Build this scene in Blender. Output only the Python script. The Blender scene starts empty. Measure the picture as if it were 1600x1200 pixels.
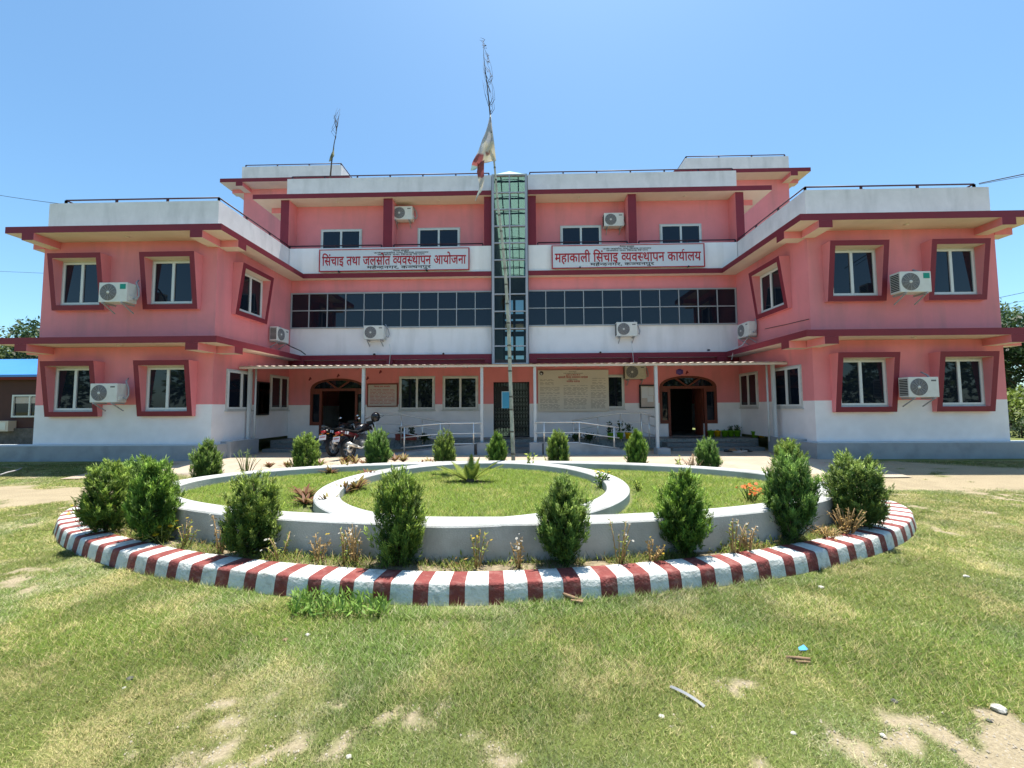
import bpy, bmesh, math, random
import numpy as np
from mathutils import Vector, Matrix
from mathutils.geometry import tessellate_polygon

SC = bpy.context.scene
COL = SC.collection
rad = math.radians
rng = random.Random(7)
nrs = np.random.RandomState(11)

# ------------------------------------------------------------------ camera
F, PIT, ROL, YAW, EYE = 632.5, .0588, .0059, -.0228, 1.65
def ray(px, py):
    u, v = (px - 800) / F, (600 - py) / F
    cr, sr = math.cos(ROL), math.sin(ROL)
    u, v = u * cr + v * sr, -u * sr + v * cr
    cp, sp = math.cos(PIT), math.sin(PIT)
    d, z = cp - v * sp, sp + v * cp
    c, s = math.cos(YAW), math.sin(YAW)
    return Vector((u * c + d * s, -u * s + d * c, z))
def on_ground(px, py, z=0.0):                 # authoring aid: where a spot seen in the photo lies on a level plane
    r = ray(px, py); return r * ((z - EYE) / r.z) + Vector((0, 0, EYE))
def on_depth(px, py, y):
    r = ray(px, py); return r * (y / r.y) + Vector((0, 0, EYE))
fw = ray(800, 600); rt = (ray(801, 600) - fw).normalized(); up = (ray(800, 599) - fw).normalized(); fw.normalize()
cam = bpy.data.objects.new('camera', bpy.data.cameras.new('camera')); COL.objects.link(cam)
cam.data.sensor_width = 36; cam.data.lens = F / 1600 * 36
cam.data.clip_start = .05; cam.data.clip_end = 2000
cam.matrix_world = Matrix(((rt.x, up.x, -fw.x, 0), (rt.y, up.y, -fw.y, 0), (rt.z, up.z, -fw.z, EYE), (0, 0, 0, 1)))
SC.camera = cam

# ------------------------------------------------------------------ light
SUN = Vector((.085, .215, 1.0)).normalized()
el = math.asin(SUN.z); az = math.atan2(SUN.x, SUN.y)
W = bpy.data.worlds.new('World'); SC.world = W; W.use_nodes = True
wn = W.node_tree; bg = wn.nodes['Background']
sky = wn.nodes.new('ShaderNodeTexSky'); sky.sky_type = 'NISHITA'; sky.sun_disc = False
sky.sun_elevation = el; sky.sun_rotation = az
sky.altitude = 200; sky.air_density = 1.0; sky.dust_density = 1.1; sky.ozone_density = 4.0
hue = wn.nodes.new('ShaderNodeMixRGB'); hue.blend_type = 'MULTIPLY'; hue.inputs[0].default_value = 1; hue.inputs[2].default_value = (.64, .82, .82, 1)
wn.links.new(sky.outputs[0], hue.inputs[1]); wn.links.new(hue.outputs[0], bg.inputs[0]); bg.inputs[1].default_value = .125
sl = bpy.data.lights.new('sun', 'SUN'); sl.energy = 4.1; sl.angle = rad(.53); sl.color = (1, .95, .86)
so = bpy.data.objects.new('sun', sl); COL.objects.link(so)
so.rotation_euler = SUN.to_track_quat('Z', 'Y').to_euler(); so.location = (5, 12, 40)
VS = SC.view_settings; VS.view_transform = 'Standard'; VS.look = 'None'; VS.gamma = 1; VS.use_curve_mapping = False
VS.exposure = 1.12

# ------------------------------------------------------------------ materials
def mat(name, col, rough=.7, var=0, scale=3, bump=0, bscale=60, spec=.3, metal=0, stain=None, stretch=(1, 1, 1), emit=None, ior=None):
    """Principled paint with optional large mottling, fine bump and dirt streaks."""
    m = bpy.data.materials.new(name); m.use_nodes = True
    n = m.node_tree; p = n.nodes['Principled BSDF']; L = n.links
    p.inputs['Base Color'].default_value = (*col, 1); p.inputs['Roughness'].default_value = rough
    p.inputs['Specular IOR Level'].default_value = spec; p.inputs['Metallic'].default_value = metal
    if ior: p.inputs['IOR'].default_value = ior
    if var or bump or stain:
        tc = n.nodes.new('ShaderNodeTexCoord'); mp = n.nodes.new('ShaderNodeMapping'); mp.inputs['Scale'].default_value = stretch
        L.new(tc.outputs['Object'], mp.inputs[0])
    last = None
    if var:
        t = n.nodes.new('ShaderNodeTexNoise'); t.inputs['Scale'].default_value = scale; t.inputs['Detail'].default_value = 6; t.inputs['Roughness'].default_value = .65
        L.new(mp.outputs[0], t.inputs[0])
        r = n.nodes.new('ShaderNodeMapRange'); r.inputs[1].default_value = .3; r.inputs[2].default_value = .7
        r.inputs[3].default_value = 1 - var; r.inputs[4].default_value = 1 + var
        L.new(t.outputs[0], r.inputs[0])
        v = n.nodes.new('ShaderNodeVectorMath'); v.operation = 'SCALE'; v.inputs[0].default_value = col
        L.new(r.outputs[0], v.inputs['Scale']); last = v.outputs[0]
        r2 = n.nodes.new('ShaderNodeMapRange'); r2.inputs[3].default_value = max(0, rough - .1); r2.inputs[4].default_value = min(1, rough + .1)
        L.new(t.outputs[0], r2.inputs[0]); L.new(r2.outputs[0], p.inputs['Roughness'])
    if stain:
        scol, amt, ssc, sst = stain
        m2 = n.nodes.new('ShaderNodeMapping'); m2.inputs['Scale'].default_value = sst; L.new(tc.outputs['Object'], m2.inputs[0])
        t = n.nodes.new('ShaderNodeTexNoise'); t.inputs['Scale'].default_value = ssc; t.inputs['Detail'].default_value = 8; L.new(m2.outputs[0], t.inputs[0])
        r = n.nodes.new('ShaderNodeMapRange'); r.inputs[1].default_value = .5; r.inputs[2].default_value = .78; r.inputs[4].default_value = amt
        L.new(t.outputs[0], r.inputs[0])
        x = n.nodes.new('ShaderNodeMixRGB'); x.inputs[1].default_value = (*col, 1); x.inputs[2].default_value = (*scol, 1)
        L.new(r.outputs[0], x.inputs[0])
        if last: L.new(last, x.inputs[1])
        last = x.outputs[0]
    if last: L.new(last, p.inputs['Base Color'])
    if bump:
        t = n.nodes.new('ShaderNodeTexNoise'); t.inputs['Scale'].default_value = bscale; t.inputs['Detail'].default_value = 5; L.new(mp.outputs[0], t.inputs[0])
        b = n.nodes.new('ShaderNodeBump'); b.inputs['Strength'].default_value = bump; b.inputs['Distance'].default_value = .02
        L.new(t.outputs[0], b.inputs['Height']); L.new(b.outputs[0], p.inputs['Normal'])
    if emit:
        p.inputs['Emission Color'].default_value = (*emit[0], 1); p.inputs['Emission Strength'].default_value = emit[1]
    return m

def leaf_mat(name, attr=True, col=(.05, .1, .02), trans=.3, rough=.55, lay=0):
    """Foliage: colour from the mesh's own leaf colours, thin enough to let light through."""
    m = bpy.data.materials.new(name); m.use_nodes = True
    n = m.node_tree; L = n.links; p = n.nodes['Principled BSDF']; out = n.nodes['Material Output']
    p.inputs['Roughness'].default_value = rough; p.inputs['Specular IOR Level'].default_value = .25
    tr = n.nodes.new('ShaderNodeBsdfTranslucent'); mx = n.nodes.new('ShaderNodeMixShader'); mx.inputs[0].default_value = trans
    if attr:
        a = n.nodes.new('ShaderNodeAttribute'); a.attribute_name = 'tint'
        L.new(a.outputs[0], p.inputs['Base Color']); L.new(a.outputs[0], tr.inputs[0])
    else:
        p.inputs['Base Color'].default_value = (*col, 1); tr.inputs[0].default_value = (*col, 1)
    if lay:                                   # soft mat of leaves: shade by the lie of the whole mat more than by each blade
        g = n.nodes.new('ShaderNodeNewGeometry'); v = n.nodes.new('ShaderNodeMixRGB'); v.inputs[0].default_value = lay; v.inputs[2].default_value = (0, 0, 1, 1)
        nz = n.nodes.new('ShaderNodeVectorMath'); nz.operation = 'NORMALIZE'
        L.new(g.outputs['Normal'], v.inputs[1]); L.new(v.outputs[0], nz.inputs[0]); L.new(nz.outputs[0], p.inputs['Normal'])
    L.new(p.outputs[0], mx.inputs[1]); L.new(tr.outputs[0], mx.inputs[2]); L.new(mx.outputs[0], out.inputs[0])
    return m

PINK = (.77, .25, .265)
WHITE = (.86, .825, .825)
M = dict(
    pink=mat('pink_paint', PINK, .75, .06, 1.2, .12, 90, stain=((.47, .21, .21), .6, 1.9, (1, 1, .16))),
    white=mat('white_paint', WHITE, .7, .04, 1.5, .1, 90, stain=((.52, .50, .48), .4, 2.2, (1, 1, .18))),
    parapet=mat('weathered_white_paint', (.76, .72, .725), .8, .07, 2.2, .15, 70, stain=((.40, .39, .38), .38, 1.8, (1.6, 1.6, .45))),
    red=mat('maroon_paint', (.205, .024, .038), .6, .08, 2.5, .08, 60),
    cream=mat('cream_soffit_paint', (.66, .56, .47), .8, .06, 1.5, .1, 60),
    grey=mat('grey_plinth_paint', (.33, .345, .36), .75, .09, 1.8, .15, 60, stain=((.14, .15, .15), .6, 1.7, (1, 1, 1))),
    ledge=mat('pale_ledge_paint', (.52, .55, .56), .8, .06, 2, .1, 60),
    roof=mat('roof_concrete', (.32, .31, .29), .9, .1, 2, .2, 40),
    frame=mat('white_window_frame', (.66, .67, .66), .45, .03, 3),
    mullion=mat('thin_grey_glazing_bar', (.36, .38, .40), .45, .05, 3),
    marble=mat('marble_trim', (.55, .55, .53), .5, .14, 7, stain=((.25, .25, .24), .5, 14, (1, 1, 1))),
    glass=mat('tinted_window_glass', (.007, .011, .019), .02, spec=.5, ior=1.47),
    rail=mat('dark_rail_paint', (.05, .018, .028), .45, .05, 4),
    lobby=mat('lobby_wall', (.72, .74, .72), .8, .1, 1),
    wood=mat('varnished_wood', (.16, .042, .026), .5, .22, 5, .1, 30, stretch=(1, 1, .15)),
    dark=mat('dark_interior_wall', (.055, .06, .062), .85, .1, 1),
    floor=mat('terrazzo_floor', (.16, .17, .17), .45, .25, 40, stain=((.05, .055, .055), .8, 22, (1, 1, 1))),
    pebble=mat('pebble_terrazzo', (.22, .23, .22), .6, .3, 30, .4, 40, stain=((.035, .04, .04), .9, 16, (1, 1, 1))),
    steel=mat('stainless_steel', (.72, .71, .68), .4, metal=.75),
    grille=mat('black_gate_iron', (.016, .016, .018), .5, .1, 6),
    alum=mat('grey_mullion_aluminium', (.42, .41, .43), .4, .05, 3, metal=.3),
    acbody=mat('appliance_white', (.70, .69, .65), .4, .04, 4, stain=((.42, .38, .31), .3, 3, (1, 1, 1))),
    acdark=mat('fan_grille_grey', (.13, .13, .135), .5),
    acfin=mat('black_coil', (.022, .022, .025), .6, .2, 20),
    cable=mat('black_cable', (.02, .02, .022), .5),
    greypipe=mat('insulated_pipe', (.36, .35, .36), .7),
    board=mat('faded_beige_panel', (.66, .61, .53), .6, .06, 1.2),
    paper=mat('white_panel', (.64, .66, .70), .35, .02, 1),
    paper2=mat('pinkish_notice_panel', (.52, .44, .40), .5, .08, 3),
    inkred=mat('red_lettering', (.42, .018, .03), .5),
    inkdark=mat('dark_lettering', (.055, .04, .05), .6),
    inkgrey=mat('faded_lettering', (.24, .21, .19), .6),
    bluesheet=mat('blue_roof_sheet', (.06, .24, .62), .4, .05, 2),
    brown=mat('brown_render', (.085, .038, .034), .8, .1, 2, .15, 40),
    stone=mat('rubble_stone', (.14, .12, .105), .9, .4, 5, .6, 8),
    bamboo=mat('weathered_bamboo', (.52, .49, .40), .6, .2, 6, .1, 40, stain=((.10, .085, .06), .8, 5, (2, 2, .6))),
    node=mat('bamboo_node', (.13, .115, .09), .7, .2, 6),
    gravel=mat('gritty_gravel', (.33, .29, .23), .9, .3, 30),
    twig=mat('dry_twig', (.085, .065, .05), .8, .2, 10),
    bark=mat('bark', (.09, .065, .045), .9, .3, 10, .4, 30),
    leaf=leaf_mat('foliage', lay=.45),
    grassm=leaf_mat('grass_blades', trans=.2, lay=.75),
    black=mat('black_plastic', (.014, .014, .016), .4),
    rubber=mat('tyre_rubber', (.025, .025, .026), .8),
    chrome=mat('bright_metal', (.62, .62, .62), .2, metal=1),
    bikered=mat('red_bodywork', (.07, .008, .011), .3, spec=.5),
    bikeblack=mat('gloss_black_bodywork', (.012, .012, .015), .22, spec=.5),
    lens=mat('red_lamp_lens', (.35, .01, .012), .2, spec=.5),
    mirror=mat('mirror_glass', (.85, .88, .9), .04, metal=1),
    plate=mat('plate_white', (.66, .62, .64), .5),
    green=mat('green_plastic', (.17, .40, .015), .4),
    yellow=mat('yellow_plastic', (.72, .43, .006), .4),
    terra=mat('red_planter', (.22, .045, .032), .7, .15, 6),
    soil=mat('potting_soil', (.07, .05, .035), .95, .3, 12, .5, 40),
    blue=mat('blue_sheet', (.06, .26, .42), .4, .05, 3),
    scrap=mat('blue_wrapper', (.10, .38, .80), .35),
    pale=mat('pale_stone', (.48, .46, .41), .85, .2, 25, .4, 40),
    darkstone=mat('dark_stone', (.10, .095, .09), .85, .3, 25, .4, 40),
    drybark=mat('dry_bark', (.25, .16, .095), .8, .25, 20, .3, 40),
    strap=mat('grey_strap', (.20, .21, .23), .5),
    conc=mat('planter_concrete', (.45, .455, .44), .85, .10, 2.5, .3, 60, stain=((.20, .20, .185), .7, 1.6, (1, 1, 1))),
    sticker=mat('green_sticker', (.01, .27, .20), .5),
    violet=mat('violet_emblem', (.12, .07, .30), .5),
)

# ------------------------------------------------------------------ building blocks
class MB:
    """Collects faces for ONE mesh object; each face remembers its material slot."""
    def __init__(s): s.v = []; s.f = []; s.m = []; s.sm = []
    def add(s, vs, fs, m=0, smooth=False):
        o = len(s.v); s.v += [tuple(x) for x in vs]
        for f in fs: s.f.append([i + o for i in f]); s.m.append(m); s.sm.append(smooth)
        return s
    def box(s, x0, x1, y0, y1, z0, z1, m=0, mats=None):
        """mats: optional dict side->slot with sides b t f k l r"""
        vs = [(x0, y0, z0), (x1, y0, z0), (x1, y1, z0), (x0, y1, z0), (x0, y0, z1), (x1, y0, z1), (x1, y1, z1), (x0, y1, z1)]
        fs = dict(b=(3, 2, 1, 0), t=(4, 5, 6, 7), f=(0, 1, 5, 4), r=(1, 2, 6, 5), k=(2, 3, 7, 6), l=(3, 0, 4, 7))
        o = len(s.v); s.v += vs
        for k, f in fs.items(): s.f.append([i + o for i in f]); s.m.append((mats or {}).get(k, m)); s.sm.append(False)
        return s
    def obox(s, c, size, rot=(0, 0, 0), m=0):
        R = Matrix.Rotation(rot[2], 3, 'Z') @ Matrix.Rotation(rot[1], 3, 'Y') @ Matrix.Rotation(rot[0], 3, 'X')
        o = MB().box(-size[0]/2, size[0]/2, -size[1]/2, size[1]/2, -size[2]/2, size[2]/2)
        return s.add([R @ Vector(v) + Vector(c) for v in o.v], o.f, m)
    def bar(s, a, b, w, h=None, m=0):
        a, b = Vector(a), Vector(b); d = b - a; L = d.length; h = h or w
        q = d.to_track_quat('X', 'Z').to_matrix()
        o = MB().box(0, L, -w/2, w/2, -h/2, h/2)
        return s.add([q @ Vector(v) + a for v in o.v], o.f, m)
    def tube(s, pts, r, n=8, m=0, cap=True):
        pts = [Vector(p) for p in pts]; k = len(pts); rs = r if hasattr(r, '__len__') else [r] * k
        o = len(s.v); prev = None
        for i, p in enumerate(pts):
            d = (pts[min(i + 1, k - 1)] - pts[max(i - 1, 0)])
            if d.length < 1e-9: d = Vector((0, 0, 1))
            d.normalize()
            a = d.orthogonal() if prev is None else (prev - d * prev.dot(d))
            if a.length < 1e-6: a = d.orthogonal()
            a.normalize(); prev = a; b = d.cross(a)
            for j in range(n):
                t = 2 * math.pi * j / n; s.v.append(tuple(p + (a * math.cos(t) + b * math.sin(t)) * rs[i]))
        for i in range(k - 1):
            for j in range(n):
                s.f.append([o + i*n + j, o + i*n + (j+1) % n, o + (i+1)*n + (j+1) % n, o + (i+1)*n + j]); s.m.append(m); s.sm.append(True)
        if cap:
            s.f.append([o + j for j in range(n)][::-1]); s.m.append(m); s.sm.append(False)
            s.f.append([o + (k-1)*n + j for j in range(n)]); s.m.append(m); s.sm.append(False)
        return s
    def lathe(s, prof, n=20, c=(0, 0, 0), axis='z', m=0, smooth=True):
        o = len(s.v)
        for r, h in prof:
            for j in range(n):
                t = 2 * math.pi * j / n; a, b = r * math.cos(t), r * math.sin(t)
                p = (a, b, h) if axis == 'z' else ((a, -h, b) if axis == 'y' else (h, a, b))
                s.v.append((p[0] + c[0], p[1] + c[1], p[2] + c[2]))
        for i in range(len(prof) - 1):
            for j in range(n):
                s.f.append([o + i*n + j, o + i*n + (j+1) % n, o + (i+1)*n + (j+1) % n, o + (i+1)*n + j]); s.m.append(m); s.sm.append(smooth)
        return s
    def prism(s, poly, z0, z1, side=0, bot=0, top=0):
        """vertical prism over a (possibly concave) plan outline, CCW"""
        n = len(poly); o = len(s.v)
        s.v += [(x, y, z0) for x, y in poly] + [(x, y, z1) for x, y in poly]
        for t in tessellate_polygon([[Vector((x, y, 0)) for x, y in poly]]):
            a, b, c = [Vector((*poly[i], 0)) for i in t]
            if (b - a).cross(c - a).z < 0: t = t[::-1]
            s.f.append([o + n + i for i in t]); s.m.append(top); s.sm.append(False)
            s.f.append([o + i for i in t[::-1]]); s.m.append(bot); s.sm.append(False)
        for i in range(n):
            j = (i + 1) % n; s.f.append([o + i, o + j, o + n + j, o + n + i]); s.m.append(side); s.sm.append(False)
        return s
    def wall(s, outer, holes, y0, y1, m=0, jamb=0):
        """wall in an XZ plane with holes: front at y0, back at y1; outlines are lists of (x, z)"""
        loops = [outer] + holes; flat = [p for l in loops for p in l]; o = len(s.v); n = len(flat)
        s.v += [(x, y0, z) for x, z in flat] + [(x, y1, z) for x, z in flat]
        for t in tessellate_polygon([[Vector((x, z, 0)) for x, z in l] for l in loops]):
            a, b, c = [Vector((*flat[i], 0)) for i in t]
            if (b - a).cross(c - a).z < 0: t = t[::-1]
            s.f.append([o + i for i in t]); s.m.append(m); s.sm.append(False)
            s.f.append([o + n + i for i in t[::-1]]); s.m.append(m); s.sm.append(False)
        k = 0
        for l in loops:
            for i in range(len(l)):
                j = (i + 1) % len(l); s.f.append([o + k + i, o + k + j, o + n + k + j, o + n + k + i]); s.m.append(jamb); s.sm.append(False)
            k += len(l)
        return s
    def build(s, name, mats, parent=None, loc=None, smooth=None):
        me = bpy.data.meshes.new(name); me.from_pydata(s.v, [], s.f); me.update()
        if not isinstance(mats, (list, tuple)): mats = [mats]
        for q in mats: me.materials.append(q)
        me.polygons.foreach_set('material_index', s.m)
        me.polygons.foreach_set('use_smooth', [True] * len(s.sm) if smooth else s.sm)
        b = bmesh.new(); b.from_mesh(me); bmesh.ops.recalc_face_normals(b, faces=b.faces); b.to_mesh(me); b.free()
        ob = bpy.data.objects.new(name, me); COL.objects.link(ob)
        if loc: ob.location = loc
        if parent: ob.parent = parent
        return ob

def fast_mesh(name, V, Fq, m, tint=None, parent=None):
    """numpy verts (N,3) and equal-sided faces (M,k) -> object; tint: one colour per vertex"""
    me = bpy.data.meshes.new(name); k = Fq.shape[1]
    me.vertices.add(len(V)); me.vertices.foreach_set('co', np.ascontiguousarray(V, 'f').ravel())
    me.loops.add(Fq.size); me.loops.foreach_set('vertex_index', np.ascontiguousarray(Fq, 'i').ravel())
    me.polygons.add(len(Fq)); me.polygons.foreach_set('loop_start', np.arange(0, Fq.size, k, dtype='i'))
    me.update(calc_edges=True); me.validate()
    if tint is not None:
        a = me.attributes.new('tint', 'FLOAT_COLOR', 'POINT')
        a.data.foreach_set('color', np.concatenate([tint, np.ones((len(tint), 1))], 1).astype('f').ravel())
    me.materials.append(m)
    ob = bpy.data.objects.new(name, me); COL.objects.link(ob)
    if parent: ob.parent = parent
    return ob

def tag(o, label=None, cat=None, group=None, kind=None):
    if label: o['label'] = label
    if cat: o['category'] = cat
    if group: o['group'] = group
    if kind: o['kind'] = kind
    return o
def thing(name, label, cat, loc=(0, 0, 0), rz=0, group=None):
    o = bpy.data.objects.new(name, None); COL.objects.link(o); o.empty_display_size = .2
    o.location = loc; o.rotation_euler = (0, 0, rz)
    return tag(o, label, cat, group)
def kids(o): return [c for c in bpy.data.objects if c.parent == o]
def dup(root, loc, rz, label, scale=None, group=None):
    r = root.copy(); COL.objects.link(r); r.location = loc; r.rotation_euler = (0, 0, rz)
    if scale: r.scale = scale
    r['label'] = label
    if group: r['group'] = group
    for ch in kids(root):
        c = ch.copy(); COL.objects.link(c); c.parent = r
        for g in kids(ch):
            d = g.copy(); COL.objects.link(d); d.parent = c
    return r

# value noise on numpy arrays
_perm = np.random.RandomState(5).rand(256, 256)
def vnoise(x, y):
    xi, yi = np.floor(x).astype(int), np.floor(y).astype(int); fx, fy = x - xi, y - yi
    fx, fy = fx * fx * (3 - 2 * fx), fy * fy * (3 - 2 * fy)
    g = lambda a, b: _perm[a & 255, b & 255]
    return (g(xi, yi) * (1 - fx) + g(xi + 1, yi) * fx) * (1 - fy) + (g(xi, yi + 1) * (1 - fx) + g(xi + 1, yi + 1) * fx) * fy
def fbm(x, y, o=4):
    t = 0; a = .5; n = 0
    for i in range(o): t = t + a * vnoise(x * 2**i + 17.3 * i, y * 2**i + 5.1 * i); n += a; a *= .5
    return t / n
def sstep(a, b, x):
    t = np.clip((x - a) / (b - a), 0, 1); return t * t * (3 - 2 * t)
# ------------------------------------------------------------------ lettering (glyph outlines set one by one, half letters cut at the stem)
_gl = {}
def glyph(ch):
    if ch not in _gl:
        cu = bpy.data.curves.new('glyph', 'FONT'); cu.body = ch; cu.offset = .018; cu.resolution_u = 3
        o = bpy.data.objects.new('glyph', cu); COL.objects.link(o); bpy.context.view_layer.update()
        me = o.to_mesh(); vs = [(v.co.x, v.co.y) for v in me.vertices]; fs = [tuple(p.vertices) for p in me.polygons]
        o.to_mesh_clear(); bpy.data.objects.remove(o); bpy.data.curves.remove(cu); _gl[ch] = (vs, fs)
    return _gl[ch]
CONS = set('कखगघचछजझञटठडढणतथदधनपफबभमयरलवशषसह')
def half(ch):
    vs, fs = glyph(ch); w = max(x for x, y in vs) - .19
    b = bmesh.new(); bv = [b.verts.new((x, y, 0)) for x, y in vs]
    for f in fs:
        try: b.faces.new([bv[i] for i in f])
        except ValueError: pass
    bmesh.ops.bisect_plane(b, geom=b.verts[:] + b.edges[:] + b.faces[:], plane_co=(w, 0, 0), plane_no=(1, 0, 0), clear_outer=True)
    b.verts.index_update(); r = ([(v.co.x, v.co.y) for v in b.verts], [tuple(v.index for v in f.verts) for f in b.faces]); b.free()
    return r, w
def text2d(s):
    V, Fs = [], []; x = 0.0
    def put(g, dx=0):
        nonlocal V, Fs
        o = len(V); V += [(a + x + dx, b) for a, b in g[0]]; Fs += [tuple(i + o for i in f) for f in g[1]]
    def stroke(pts, w=.075):
        for (a, b), (c, d) in zip(pts, pts[1:]):
            L = math.hypot(c - a, d - b); nx, ny = -(d - b) / L * w / 2, (c - a) / L * w / 2
            put(([(a + nx, b + ny), (c + nx, d + ny), (c - nx, d - ny), (a - nx, b - ny)], [(0, 1, 2, 3)]))
    i = 0
    while i < len(s):
        c = s[i]
        if c == ' ': x += .30; i += 1; continue
        if c in CONS:
            cl = [c]; j = i + 1
            while j + 1 < len(s) and s[j] == '्' and s[j + 1] in CONS: cl.append(s[j + 1]); j += 2
            if j < len(s) and s[j] == 'ि': put(glyph('ि')); x += .27; j += 1
            reph = len(cl) > 1 and cl[0] == 'र'
            if reph: cl = cl[1:]
            rakar = len(cl) > 1 and cl[-1] == 'र'
            if rakar: cl = cl[:-1]
            for h in cl[:-1]:
                g, w = half(h); put(g); x += w
            g = glyph(cl[-1]); w = max(a for a, b in g[0]) - .018; put(g)
            if rakar: stroke([(w * .56, .16), (w * .28, -.02)]) if cl[-1] != 'द' else stroke([(w * .62, .03), (w * .36, -.16)])
            x += w
            if reph: stroke([(-.19, .62), (-.23, .74), (-.14, .82), (-.02, .78)], .07)
            i = j
        else:
            g = glyph(c); put(g)
            if c in 'ाीो': x += .27
            elif c in 'ंेुै्': pass
            else: x += max((a for a, b in g[0]), default=.2) - .0
            i += 1
    return V, Fs
def lettering(mb, s, x0, x1, z0, h, y, m=0):
    """one line in the XZ plane facing -Y: fits x0..x1, baseline z0, headline height h"""
    V, Fs = text2d(s); a = min(p[0] for p in V); b = max(p[0] for p in V); k = (x1 - x0) / (b - a)
    mb.add([((p[0] - a) * k + x0, y, z0 + p[1] * h / .62) for p in V], Fs, m)

# ------------------------------------------------------------------ the office building
gfwall = M['pink'].copy(); gfwall.name = 'two_tone_wall_paint'
_n = gfwall.node_tree; _p = _n.nodes['Principled BSDF']; _src = _p.inputs['Base Color'].links[0].from_socket
_g = _n.nodes.new('ShaderNodeNewGeometry'); _s = _n.nodes.new('ShaderNodeSeparateXYZ'); _n.links.new(_g.outputs['Position'], _s.inputs[0])
_t = _n.nodes.new('ShaderNodeMath'); _t.operation = 'LESS_THAN'; _t.inputs[1].default_value = 1.81; _n.links.new(_s.outputs[2], _t.inputs[0])
_x = _n.nodes.new('ShaderNodeMixRGB'); _n.links.new(_t.outputs[0], _x.inputs[0]); _n.links.new(_src, _x.inputs[1])
_wn = _n.nodes.new('ShaderNodeTexNoise'); _wn.inputs['Scale'].default_value = 2.3; _wn.inputs['Detail'].default_value = 7; _n.links.new(_g.outputs['Position'], _wn.inputs[0])
_wr = _n.nodes.new('ShaderNodeValToRGB'); _wr.color_ramp.elements[0].position = .35; _wr.color_ramp.elements[0].color = (.80, .765, .765, 1); _wr.color_ramp.elements[1].position = .7; _wr.color_ramp.elements[1].color = (.88, .845, .845, 1)
_n.links.new(_wn.outputs[0], _wr.inputs[0]); _n.links.new(_wr.outputs[0], _x.inputs[2]); _n.links.new(_x.outputs[0], _p.inputs['Base Color'])
M['gf'] = gfwall

def clear_glass(name, tint, fac, gl):
    m = bpy.data.materials.new(name); m.use_nodes = True; n = m.node_tree; L = n.links
    n.nodes.remove(n.nodes['Principled BSDF']); out = n.nodes['Material Output']
    t = n.nodes.new('ShaderNodeBsdfTransparent'); t.inputs[0].default_value = (*tint, 1)
    g = n.nodes.new('ShaderNodeBsdfGlossy'); g.inputs['Roughness'].default_value = .03; g.inputs[0].default_value = (*gl, 1)
    lw = n.nodes.new('ShaderNodeLayerWeight'); lw.inputs[0].default_value = fac
    x = n.nodes.new('ShaderNodeMixShader'); L.new(lw.outputs[0], x.inputs[0]); L.new(t.outputs[0], x.inputs[1]); L.new(g.outputs[0], x.inputs[2]); L.new(x.outputs[0], out.inputs[0])
    return m
M['tglass'] = clear_glass('stairwell_glass', (.41, .47, .46), .25, (.8, .85, .9))
def sheet_mat():
    m = bpy.data.materials.new('green_skylight_sheet'); m.use_nodes = True; n = m.node_tree; L = n.links
    n.nodes.remove(n.nodes['Principled BSDF']); out = n.nodes['Material Output']
    t = n.nodes.new('ShaderNodeBsdfTransparent'); t.inputs[0].default_value = (.5, .72, .56, 1)
    g = n.nodes.new('ShaderNodeBsdfTranslucent'); g.inputs[0].default_value = (.62, .80, .62, 1)
    x = n.nodes.new('ShaderNodeMixShader'); x.inputs[0].default_value = .6
    L.new(t.outputs[0], x.inputs[1]); L.new(g.outputs[0], x.inputs[2]); L.new(x.outputs[0], out.inputs[0]); return m
M['sheet'] = sheet_mat()

XLo, XLi, XRi, XRo = -14.8, -9.32, 8.54, 14.0
YW, YC = 12.0, 16.0
TL, TR = -1.15, .32                                   # stair tower gap
B = thing('office_building', 'long pink and white three storey office building with maroon eaves and a glass stair tower', 'office building', (0, 16, 0))
def part(mb, name, mats, parent=None, smooth=None):
    p = parent or B
    ob = mb.build(name, mats, None, smooth=smooth)
    ob.parent = p
    if p is B: ob.matrix_parent_inverse = Matrix.Translation(-B.location)
    return ob
# wings and rear blocks
for x0, x1 in ((XLo, XLi), (XRi, XRo)):
    part(MB().box(x0, x1, YW, 27, .6, 3.57), 'wall', M['gf'])
    part(MB().box(x0, x1, YW, 27, 3.77, 6.87), 'wall', M['pink'])
    part(MB().box(x0, x1, 20.75, 27, 7.07, 13.45), 'wall', M['pink'])
# painted plinths with a pale ledge
part(MB().box(-19, -9.12, 11.72, 12.4, -.3, .6, 0, dict(t=1)).box(-9.319, -9.0, 12.4, 13.75, -.3, .66, 0, dict(t=1)), 'plinth', [M['grey'], M['ledge']])
part(MB().box(8.34, 17.5, 11.72, 12.4, -.3, .6, 0, dict(t=1)).box(8.2, 8.539, 12.4, 13.75, -.3, .66, 0, dict(t=1)), 'plinth', [M['grey'], M['ledge']])
part(MB().box(-18.9, -9.2, 11.76, 11.999, .6, .625), 'ledge', M['ledge']); part(MB().box(8.42, 17.4, 11.76, 11.999, .6, .625), 'ledge', M['ledge'])
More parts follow.
